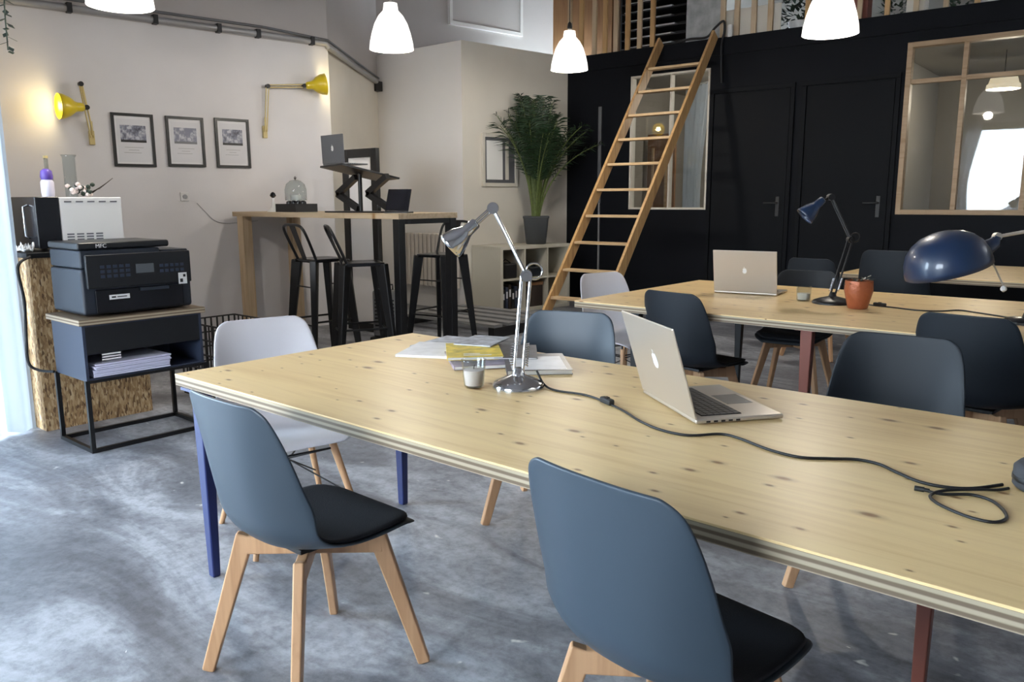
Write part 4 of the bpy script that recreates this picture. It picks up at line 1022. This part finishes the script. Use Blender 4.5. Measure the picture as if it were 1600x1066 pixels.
mb = MB(); mb.lathe([(.012, .14), (.04, .10), (.035, .06), (.004, .04)], 16); mb.build('bulb', 'shade', e, smooth=True)
l = bpy.data.lights.new('room_fill_light', 'POINT'); l.energy = 30; l.color = (1, .86, .68); l.shadow_soft_size = .1
lo = bpy.data.objects.new('room_fill_light', l); COL.objects.link(lo); lo.location = pr - Vector((0, 0, .06))
l = bpy.data.lights.new('room_fill_light', 'POINT'); l.energy = 50; l.color = (1, .90, .78); l.shadow_soft_size = .1  # added fill lamp without a fitting, lightens the room behind the small window
lo = bpy.data.objects.new('room_fill_light', l); COL.objects.link(lo); lo.location = BM @ Vector((-2.2, 1.6, 2.7))
# street outside the shop window, parked car
mb = MB(); mb.add([(-20, -20, -.02), (12, -20, -.02), (12, -3.35, -.02), (-20, -3.35, -.02)], [(0, 1, 2, 3)]); o = mb.build('ground_street', 'street'); struct(o)
e = empty('parked_car', (-1.9, -6.2, -.02), R_(4), 'silver car parked in the street, seen mirrored in the large window pane', 'car')
prof = [(-1.9, .35), (-1.95, .62), (-1.75, .80), (-1.05, .92), (-.45, 1.36), (.45, 1.42), (1.1, 1.32), (1.65, .95), (1.9, .85), (1.95, .40)]
mb = MB(); n = len(prof); wds = .78
vs = [(x, -wds + (.14 if z > 1 else 0), z) for x, z in prof] + [(x, wds - (.14 if z > 1 else 0), z) for x, z in prof]
mb.add(vs, [tuple(range(n)), tuple(reversed(range(n, 2 * n)))] + [(k, k + n, (k + 1) % n + n, (k + 1) % n) for k in range(n)]); mb.build('body', 'carpaint', e, bevel=.05, seg=3)
mb = MB(); mb.add([(-.95, -.79, .93), (1.45, -.79, .95), (1.0, -.655, 1.28), (-.42, -.655, 1.31)], [(0, 1, 2, 3)]); mb.build('side_windows', 'screen', e, solid=.01)
for x in (-1.25, 1.25):
    for y in (-.74, .74):
        mb = MB(); mb.tube([(x, y - .1, .32), (x, y + .1, .32)], .32, 28); mb.build('wheel', 'rubber', e, smooth=True)

# ------------------------------------------------------------------ loft
def onB(x, y, z): return BM @ Vector((x, y, z))
e = empty('loft_railing', onB(-4.0, .06, 3.16), A_B, 'wooden slatted railing along the left part of the loft edge', 'railing')
for k, x in enumerate((-.60, -.42, -.22, -.06, .10, .27, .44, .62)):
    mb = MB(); mb.bb((x - .03, 0, 0), (x + .03, .035, 1.1)); mb.build('slat', 'ladderwood' if k % 2 else 'pine', e, bevel=.003)
mb = MB(); mb.bb((-.64, -.0, 1.1), (.66, .06, 1.15)); mb.build('top_rail', 'pinex', e)
e = empty('loft_railing', onB(-2.2, .06, 3.16), A_B, 'pale wooden slatted railing at the middle of the loft edge', 'railing')
for k, x in enumerate((-.27, -.10, .10, .29)):
    mb = MB(); mb.bb((x - .03, 0, 0), (x + .03, .035, 1.1)); mb.build('slat', 'pine', e, bevel=.003)
mb = MB(); mb.bb((-.30, 0, 1.1), (.42, .06, 1.15)); mb.build('top_rail', 'pinex', e)
mb = MB(); mb.bb((-.27, .04, .0), (.40, .05, .32)); mb.build('infill_board', 'crate', e) if False else mb.build('infill_board', 'cream', e)
e = empty('loft_railing', onB(-.6, .06, 3.16), A_B, 'wooden slatted railing at the right end of the loft edge', 'railing')
for k in range(9):
    x = -.9 + k * .27; mb = MB(); mb.bb((x - .025, 0, 0), (x + .025, .03, 1.1)); mb.build('slat', 'pine' if k % 3 else 'ladderwood', e, bevel=.003)
mb = MB(); mb.bb((-.95, 0, 1.1), (1.35, .06, 1.15)); mb.build('top_rail', 'pinex', e)
e = empty('wood_cabinet', onB(-4.75, .6, 3.16), A_B, 'dark brown wooden cupboard behind the left loft railing', 'cabinet')
mb = MB(); mb.bb((-.5, 0, 0), (.5, .4, 1.6)); mb.build('carcass', 'orangewood', e, bevel=.004)
for s in (-1, 1):
    mb = MB(); mb.bb((min(s * .01, s * .48), -.018, .05), (max(s * .01, s * .48), -.001, 1.55)); d_ = mb.build('door', 'orangewood', e, bevel=.004)
e = empty('black_shelving', onB(-3.5, .55, 3.16), A_B, 'black shelf rack full of white stacked papers behind the loft railing', 'shelf')
mb = MB(); mb.bb((-.62, 0, 0), (-.60, .35, 1.3)); mb.bb((.38, 0, 0), (.42, .35, 1.3)); mb.bb((-.60, .34, 0), (.38, .35, 1.3)); mb.build('uprights', 'black', e)
rnd = random.Random(5)
for k in range(11):
    mb = MB(); mb.bb((-.60, 0, .02 + k * .11), (.38, .34, .035 + k * .11)); mb.build('shelf', 'black', e)
for k in range(10):
    o = empty('paper_pile', onB(-3.5, .55, 3.16 + .036 + k * .11), A_B, 'loose white paper pile on the black loft rack', 'paper', 'paper piles on the loft rack')
    mb = MB()
    for j in range(3):
        x = -.42 + j * .19 + rnd.uniform(-.03, .03); mb.box((x, .15, .010 + .005 * j), (.30, .2, .016 + .010 * rnd.random()), rz=rnd.uniform(-.12, .12))
    mb.build('sheets', 'paper', o)
e = empty('white_panel', onB(-2.80, .30, 3.16), A_B, 'tall white marbled board standing on the loft edge', 'panel')
mb = MB(); mb.bb((-.245, 0, 0), (.245, .04, 1.4)); mb.build('board', mat('streaked white board', (.45, .46, .46), .5, var=.35, vscale=7), e)
e = empty('cable_bundle', onB(-2.62, -.03, 3.165), A_B, 'black cable bundle and clamp at the loft edge above the ladder', 'cable')
mb = MB(); mb.tube(catmull([(-.35, .0, .02), (-.2, .02, .035), (0, .01, .03), (.1, .01, .12), (.2, .01, .18), (.22, .0, .06), (.20, -.02, -.1), (.22, -.02, -.5)], 6), .014, 8); mb.build('cables', 'cable', e, smooth=True)
mb = MB(); mb.tube([(.28, .02, .0), (.28, .02, .13)], .03, 12); mb.build('white_spot', 'white', e, smooth=True)
e = empty('loft_plant', onB(-1.72, .45, 3.16), 0, 'dark leafy plant behind the loft edge left of the top right lamp', 'plant')
mb = MB(); mb.lathe([(.09, 0), (.12, .16), (.11, .16)], 16); mb.build('pot', 'white', e, smooth=True)
def bush(name, m, parent, n, r, z, h, leaf=.07, seed=1):
    rn = random.Random(seed); q = MB()
    for i in range(n):
        a = rn.uniform(0, 2 * PI); rr_ = r * math.sqrt(rn.random()); c = Vector((rr_ * math.cos(a), rr_ * math.sin(a), z + h * rn.random()))
        d = Vector((math.cos(a), math.sin(a), rn.uniform(-.4, .9))).normalized(); sd = d.cross(Vector((0, 0, 1))).normalized()
        q.add([c, c + d * leaf * .5 + sd * leaf * .22, c + d * leaf, c + d * leaf * .5 - sd * leaf * .22], [(0, 1, 2, 3)])
    return q.build(name, m, parent)
bush('foliage', 'leafdark', e, 300, .20, .14, .5, .10, 2)
for x, lab, sd in ((-.75, 'green plant on the loft just right of the top right lamp', 4), (-.10, 'green plant at the right end of the loft edge', 6)):
    e = empty('loft_plant', onB(x, .62, 3.16), 0, lab, 'plant')
    mb = MB(); mb.lathe([(.08, 0), (.11, .12), (.10, .12)], 16); mb.build('pot', 'cream', e, smooth=True)
    bush('foliage', 'leaf', e, 200, .15, .08, .42, .08, sd)
for x, h, m_, lab in ((-1.28, .42, 'white', 'white jar on the loft behind the top right lamp'), (-1.0, .30, 'redleg', 'dark red box on the loft beside the plants'), (-.45, .36, 'cream', 'cream box on the loft between the two green plants'), (.22, .3, 'white', 'small white box at the right end of the loft')):
    o = empty('storage_box', onB(x, .26, 3.16), A_B, lab, 'box'); mb = MB(); mb.bb((-.09, -.08, 0), (.09, .08, h)); mb.build('box', m_, o, bevel=.008)
    mb = MB(); mb.bb((-.095, -.085, h + .001), (.095, .085, h + .03)); mb.build('lid', m_, o, bevel=.004)

# ------------------------------------------------------------------ things on the front table
TZ = .75
def cablecurve(name, pts, r, label, m='cable'):
    mb = MB(); mb.tube(catmull(pts, 8), r, 8); o = mb.build(name, m, smooth=True); tag(o, label, 'cable'); return o
def desk_lamp(base, j1, j2, head, hdir, label, m, mhead, headr=.062, baser=.082, head_style='bell'):
    B = Vector(base); e = empty('desk_lamp', B, 0, label, 'lamp'); J1 = Vector(j1) - B; J2 = Vector(j2) - B; Hd = Vector(head) - B
    mb = MB(); mb.lathe([(baser, 0), (baser, .010), (baser * .93, .018), (baser * .62, .030), (.022, .042), (.016, .06), (0.012, .065)], 40); mb.build('base', m, e, smooth=True)
    side = (J1 - Vector((0, 0, .05))).cross(J2 - J1)
    side = Vector((.759, .651, 0)) * .014
    o0 = Vector((0, 0, .05))
    mb = MB()
    for s in (-1, 1): mb.tube([o0 + side * s, J1 + side * s], .0058, 10)
    mb.build('lower_arm', m, e, smooth=True)
    k = o0.lerp(J1, .06); kk = o0.lerp(J1, .30); mb = MB()
    for s in (-1.6, 1.6):
        pts = []; 
        for i in range(61):
            t = i / 60; p = k.lerp(kk, t); a = t * 2 * PI * 10; pts.append(p + side * s + Vector((.007 * math.cos(a), .007 * math.sin(a), 0)))
        mb.tube(pts, .0018, 5)
    mb.build('springs', 'chrome', e, smooth=True)
    mb = MB(); d2 = (J2 - J1).normalized(); nn2 = side.normalized().cross(d2)
    for s in (-1, 1): mb.tube([J1 + nn2 * .011 * s, J2 + nn2 * .011 * s], .0052, 10)
    mb.build('upper_arm', m, e, smooth=True)
    fw = Vector((-.651, .759, 0)) * .02
    mb = MB(); mb.tube([J2 - fw, J2 + fw], .019, 16); mb.build('joint', m, e, smooth=True)
    mb = MB(); mb.tube([J1 - fw, J1 + fw], .019, 16); mb.tube([J1 - fw * 1.6, J1 - fw * 1.0], .011, 12)
    # open crank ring above the first joint
    ring = [J1 + Vector((0, 0, 0)) + Vector((.759, .651, 0)) * (.026 + .026 * math.cos(a)) + Vector((0, 0, .012 + .026 * math.sin(a))) for a in [2 * PI * i / 20 for i in range(21)]]
    mb.tube(ring, .0035, 8)
    mb.build('joint', m, e, smooth=True)
    mb = MB()
    for s in (-1, 1): mb.tube([J2 + side * .6 * s, Hd + side * .6 * s], .0045, 8)
    mb.build('head_arm', m, e, smooth=True)
    h = Vector(hdir).normalized(); T = Matrix.Translation(Hd) @ Vector((0, 0, -1)).rotation_difference(h).to_matrix().to_4x4(); q = headr
    mb = MB(); g = q / .058; mb.lathe([(q * .30, .03 * g), (q * .38, .025 * g), (q * .42, -.02 * g), (q * .50, -.035 * g), (q * .82, -.07 * g), (q * 1.02, -.115 * g), (q * 1.06, -.13 * g)], 32, T, cap1=False); hd_ = mb.build('lamp_head', mhead, e, smooth=True, solid=.0025)
    mb = MB(); mb.lathe([(.010 * g, -.03 * g), (.024 * g, -.06 * g), (.024 * g, -.085 * g), (.008 * g, -.10 * g)], 14, T); mb.build('bulb', 'white', hd_, smooth=True)
    return e
desk_lamp((-1.633, 1.936, TZ), (-1.640, 1.985, 1.110), (-1.76, 1.961, 1.323), (-1.805, 1.905, 1.262), (-.55, -.42, -.60), 'chrome jointed desk lamp on a round base on the front table', 'chrome', 'chrome', .042, .085)
cablecurve('lamp_cable', [(-1.60, 1.99, .80), (-1.565, 1.985, .760), (-1.50, 1.965, .7535), (-1.40, 1.975, .7535), (-1.305, 1.945, .7535), (-1.20, 1.89, .7535), (-1.109, 1.829, .7535), (-1.02, 1.79, .7535), (-.942, 1.793, .7535), (-.886, 1.855, .7535), (-.83, 1.85, .7535), (-.738, 1.81, .7535), (-.66, 1.80, .7535), (-.60, 1.835, .7535), (-.55, 1.868, .7535), (-.50, 1.865, .7535), (-.456, 1.834, .7535), (-.40, 1.80, .7535), (-.35, 1.80, .7535), (-.305, 1.828, .7535), (-.262, 1.893, .7535)], .0035, 'black lamp cable snaking across the front table past the laptop')
e = empty('inline_switch', (-1.29, 1.938, .7535), R_(-24), 'black inline switch on the lamp cable on the front table', 'switch')
mb = MB(); mb.bb((-.028, -.010, -.003), (.028, .010, .015)); mb.build('housing', 'rubber', e, bevel=.005, seg=3)
mb = MB(); mb.bb((-.008, -.005, .0151), (.008, .005, .018)); mb.build('slider', 'blackgloss', e)
cablecurve('charger_cable', [(-.378, 1.752, .7535), (-.345, 1.752, .7535), (-.30, 1.785, .7535), (-.262, 1.775, .7535), (-.235, 1.735, .7535), (-.222, 1.69, .7535), (-.235, 1.655, .7535), (-.268, 1.650, .7535), (-.305, 1.665, .7535), (-.345, 1.695, .7535), (-.362, 1.73, .7535), (-.345, 1.765, .757), (-.30, 1.812, .757), (-.265, 1.85, .7535), (-.248, 1.876, .7535)], .0032, 'black charger cable looped in a ring at the right end of the front table')
e = empty('cable_plug', (-.385, 1.75, .755), R_(5), 'small black barrel plug beside the cable loop on the front table', 'plug')
mb = MB(); mb.tube([(-.012, 0, 0), (.006, 0, 0)], .0055, 12); mb.tube([(.006, 0, 0), (.016, 0, 0)], .004, 10); mb.build('plug', 'rubber', e, smooth=True)
e = empty('speaker_puck', (-.188, 1.925, TZ), 0, 'round dark grey puck at the right edge of the picture on the front table', 'speaker')
mb = MB(); mb.lathe([(.055, 0), (.062, .008), (.062, .045), (.052, .056), (.01, .058)], 32); mb.build('body', 'stonegrey', e, smooth=True)
mb = MB(); mb.lathe([(.063, .018), (.0635, .02), (.0635, .026), (.063, .028)], 32); mb.build('band', 'black', e, smooth=True)
e = empty('glass_candle', (-1.745, 1.845, TZ), 0, 'small clear glass with a pale pink candle beside the chrome lamp base', 'candle')
mb = MB(); mb.lathe([(.026, 0), (.032, .006), (.040, .088), (.041, .092)], 28, cap1=False); mb.build('glass', 'clear', e, smooth=True, solid=.0025)
mb = MB(); mb.lathe([(.028, .008), (.034, .058), (.010, .060)], 24); mb.build('wax', 'wax', e, smooth=True)
mb = MB(); mb.tube([(0, 0, .059), (.003, 0, .075)], .0015, 6); mb.build('wick', 'black', e)
# magazines
def magazine(loc, rz, w, d, h, m, label, extra=None):
    e = empty('magazine', loc, rz, label, 'magazine')
    mb = MB(); mb.bb((-w / 2 + .002, -d / 2 + .002, .0012), (w / 2 - .003, d / 2 - .002, h - .0012)); mb.build('pages', 'pages', e)
    mb = MB(); mb.bb((-w / 2, -d / 2, h - .0012), (w / 2, d / 2, h)); mb.bb((-w / 2, -d / 2, 0), (w / 2, d / 2, .0012)); mb.bb((-w / 2, -d / 2, .0012), (-w / 2 + .002, d / 2, h - .0012)); mb.build('cover', m, e)
    if extra:
        mb = MB()
        for (a, b, c, f) in extra: mb.bb((a * w, b * d, h + .0001), (c * w, f * d, h + .0007))
        mb.build('cover_panel', 'mag4', e)
magazine((-2.30, 2.20, TZ), R_(28), .22, .29, .010, 'mag4', 'white magazine at the left end of the magazine spread')
magazine((-2.36, 2.35, TZ + .0005), R_(12), .21, .28, .008, 'mag1', 'grey blue magazine at the back left of the magazine spread')
magazine((-2.02, 2.16, TZ + .002), R_(52), .22, .30, .013, 'mag5', 'mauve magazine under the yellow one and the white booklet')
magazine((-2.10, 2.22, TZ + .0155), R_(46), .21, .30, .012, 'mag2', 'yellow magazine lying on top of the spread', ((-.2, -.4, .3, -.36), (-.2, -.3, .1, -.27)))
magazine((-1.985, 2.31, TZ + .0158), R_(40), .20, .27, .006, 'mag3', 'dark magazine overlapping the back of the spread behind the lamp')
magazine((-1.80, 2.235, TZ), R_(44), .23, .31, .016, 'mag3', 'thick dark book at the right end of the spread behind the lamp poles', ((-.42, -.45, .42, .30),))
magazine((-2.19, 2.37, TZ + .0285), R_(20), .16, .22, .005, 'mag1', 'small pale leaflet on top at the back of the spread')
# laptop in front
laptop((-1.125, 2.005, TZ), math.atan2(1.895 - 2.115, -.98 + 1.28), .37, .262, R_(17), 'open silver laptop on the front table, its lid with a white emblem towards the camera', 'alu', .022)

# ------------------------------------------------------------------ things on the middle table
laptop((-2.165, 4.80, TZ), math.atan2(4.845 - 4.783, -1.957 + 2.372), .40, .27, R_(12), 'silver laptop on the middle table with its lid back towards the camera', 'alu', .017)
desk_lamp((-1.586, 4.702, TZ), (-1.535, 4.79, 1.115), (-1.66, 4.781, 1.356), (-1.705, 4.735, 1.325), (-.45, -.35, -.55), 'black jointed desk lamp with a dark blue head on the middle table', 'blackmetal', 'blue', .052, .11)
e = empty('copper_pot', (-1.40, 4.56, TZ), 0, 'hammered copper coloured pot with dark sprigs on the middle table', 'pot')
mb = MB(); mb.lathe([(.045, 0), (.052, .006), (.075, .10), (.072, .155), (.066, .155), (.066, .13)], 28, cap1=False); mb.build('pot', 'copper', e, smooth=True, solid=.003)
mb = MB(); mb.lathe([(.066, .12), (.01, .125)], 18, cap0=False); mb.build('soil', 'soil', e)
bush('sprigs', 'leafdark', e, 60, .055, .12, .05, .035, 9)
e = empty('glass_jar', (-1.76, 4.72, TZ), 0, 'small clear glass candle jar beside the black lamp base', 'jar')
mb = MB(); mb.lathe([(.035, 0), (.040, .006), (.043, .085)], 24, cap1=False); mb.build('glass', 'clear', e, smooth=True, solid=.003)
mb = MB(); mb.lathe([(.034, .008), (.037, .045), (.01, .047)], 18); mb.build('wax', 'cream', e, smooth=True)
e = empty('blue_desk_lamp', (-.60, 4.52, TZ), 0, 'desk lamp with a large glossy blue dome shade and silver arm', 'lamp')
o_ = Vector((-.60, 4.52, TZ)); rt = Vector((.759, .651, 0)); fw_ = Vector((-.651, .759, 0))
mb = MB(); mb.lathe([(.10, 0), (.10, .012), (.085, .022), (.02, .03), (.014, .05)], 36); mb.build('base', 'blackgloss', e, smooth=True)
J = Vector((-.753, 4.487, 1.163)) - o_; K = Vector((-.40, 4.70, 1.245)) - o_
mb = MB(); mb.tube([Vector((0, 0, .04)), K + Vector((-.0, 0, -.0))], .009, 10); mb.build('lower_arm', 'chrome', e, smooth=True)
mb = MB(); mb.tube([K, J], .0085, 10); mb.tube([J - fw_ * .012, J + fw_ * .012], .020, 16); mb.build('upper_arm', 'alu', e, smooth=True)
C_ = Vector((-.925, 4.325, 1.035)) - o_; ax = (rt * .30 + Vector((0, 0, -.95))).normalized()
T = Matrix.Translation(C_) @ Vector((0, 0, 1)).rotation_difference(-ax).to_matrix().to_4x4()
mb = MB(); mb.lathe([(.196, -.035), (.196, -.01), (.190, .03), (.172, .075), (.14, .112), (.10, .138), (.05, .153), (.008, .157)], 48, T, cap0=False); sh = mb.build('lamp_shade', 'blue', e, smooth=True, solid=.004)
mb = MB(); mb.tube([C_ + rt * .15 + Vector((0, 0, .055)), J - rt * .01 - Vector((0, 0, .03)), J], [.045, .03, .018], 16); mb.build('shade_neck', 'blue', e, smooth=True)
mb = MB(); mb.tube([Vector((-.772, 4.448, 1.075)) - o_, Vector((-.701, 4.473, .925)) - o_], .004, 8); mb.build('handle_rod', 'alu', e, smooth=True)
mb = MB(); mb.lathe([(.003, -.016), (.013, -.008), (.015, 0), (.010, .011), (.003, .015)], 14, Matrix.Translation(Vector((-.701, 4.473, .915)) - o_)); mb.build('knob', 'white', e, smooth=True)
cablecurve('lamp_cable', [(-1.52, 4.78, .765), (-1.45, 4.76, .7535), (-1.33, 4.72, .7535), (-1.25, 4.70, .7535), (-1.12, 4.66, .7535), (-1.02, 4.70, .7535), (-.95, 4.80, .7535), (-.86, 4.76, .7535), (-.76, 4.70, .7535), (-.70, 4.66, .7535)], .004, 'black lamp cable lying across the middle table to the right')
e = empty('inline_switch', (-1.33, 4.72, .7535), R_(-15), 'black inline switch right of the copper pot on the middle table', 'switch')
mb = MB(); mb.bb((-.035, -.012, -.003), (.035, .012, .018)); mb.build('housing', 'rubber', e, bevel=.005, seg=3)
mb = MB(); mb.bb((-.008, -.005, .0181), (.008, .005, .021)); mb.build('slider', 'blackgloss', e)

# ------------------------------------------------------------------ light
W = bpy.data.worlds.new('sky'); SC.world = W; W.use_nodes = True; nt = W.node_tree; bg = nt.nodes['Background']
tc = nt.nodes.new('ShaderNodeTexCoord'); sx = nt.nodes.new('ShaderNodeSeparateXYZ'); nt.links.new(tc.outputs['Generated'], sx.inputs[0])
mr = nt.nodes.new('ShaderNodeMapRange'); mr.inputs[1].default_value = -.8; mr.inputs[2].default_value = .3; nt.links.new(sx.outputs[0], mr.inputs[0])
c = mixc(nt, mr.outputs[0], (.66, .84, 1.0), (.86, .93, 1.0)); nt.links.new(c, bg.inputs[0]); bg.inputs[1].default_value = SKY = 24.0
def portal(loc, rot, sx_, sy_):
    l = bpy.data.lights.new('daylight_portal', 'AREA'); l.shape = 'RECTANGLE'; l.size = sx_; l.size_y = sy_; l.cycles.is_portal = True
    o = bpy.data.objects.new('daylight_portal', l); COL.objects.link(o); o.location = loc; o.rotation_euler = rot
portal((-5.35, .17, 1.375), (PI / 2, 0, -PI / 2), 2.95, 2.75)     # street opening, left
portal((-2.25, -3.15, 1.92), (PI / 2, 0, PI), 2.5, 2.15)           # shop window behind the camera

SC.view_settings.view_transform = 'Standard'; SC.view_settings.look = 'None'; SC.view_settings.gamma = 1; SC.view_settings.use_curve_mapping = False
SC.view_settings.exposure = 0.36
try:
    SC.cycles.max_bounces = 8; SC.cycles.transparent_max_bounces = 12; SC.cycles.use_denoising = True; SC.cycles.caustics_reflective = False; SC.cycles.caustics_refractive = False
    SC.cycles.sample_clamp_indirect = 6
except Exception: pass
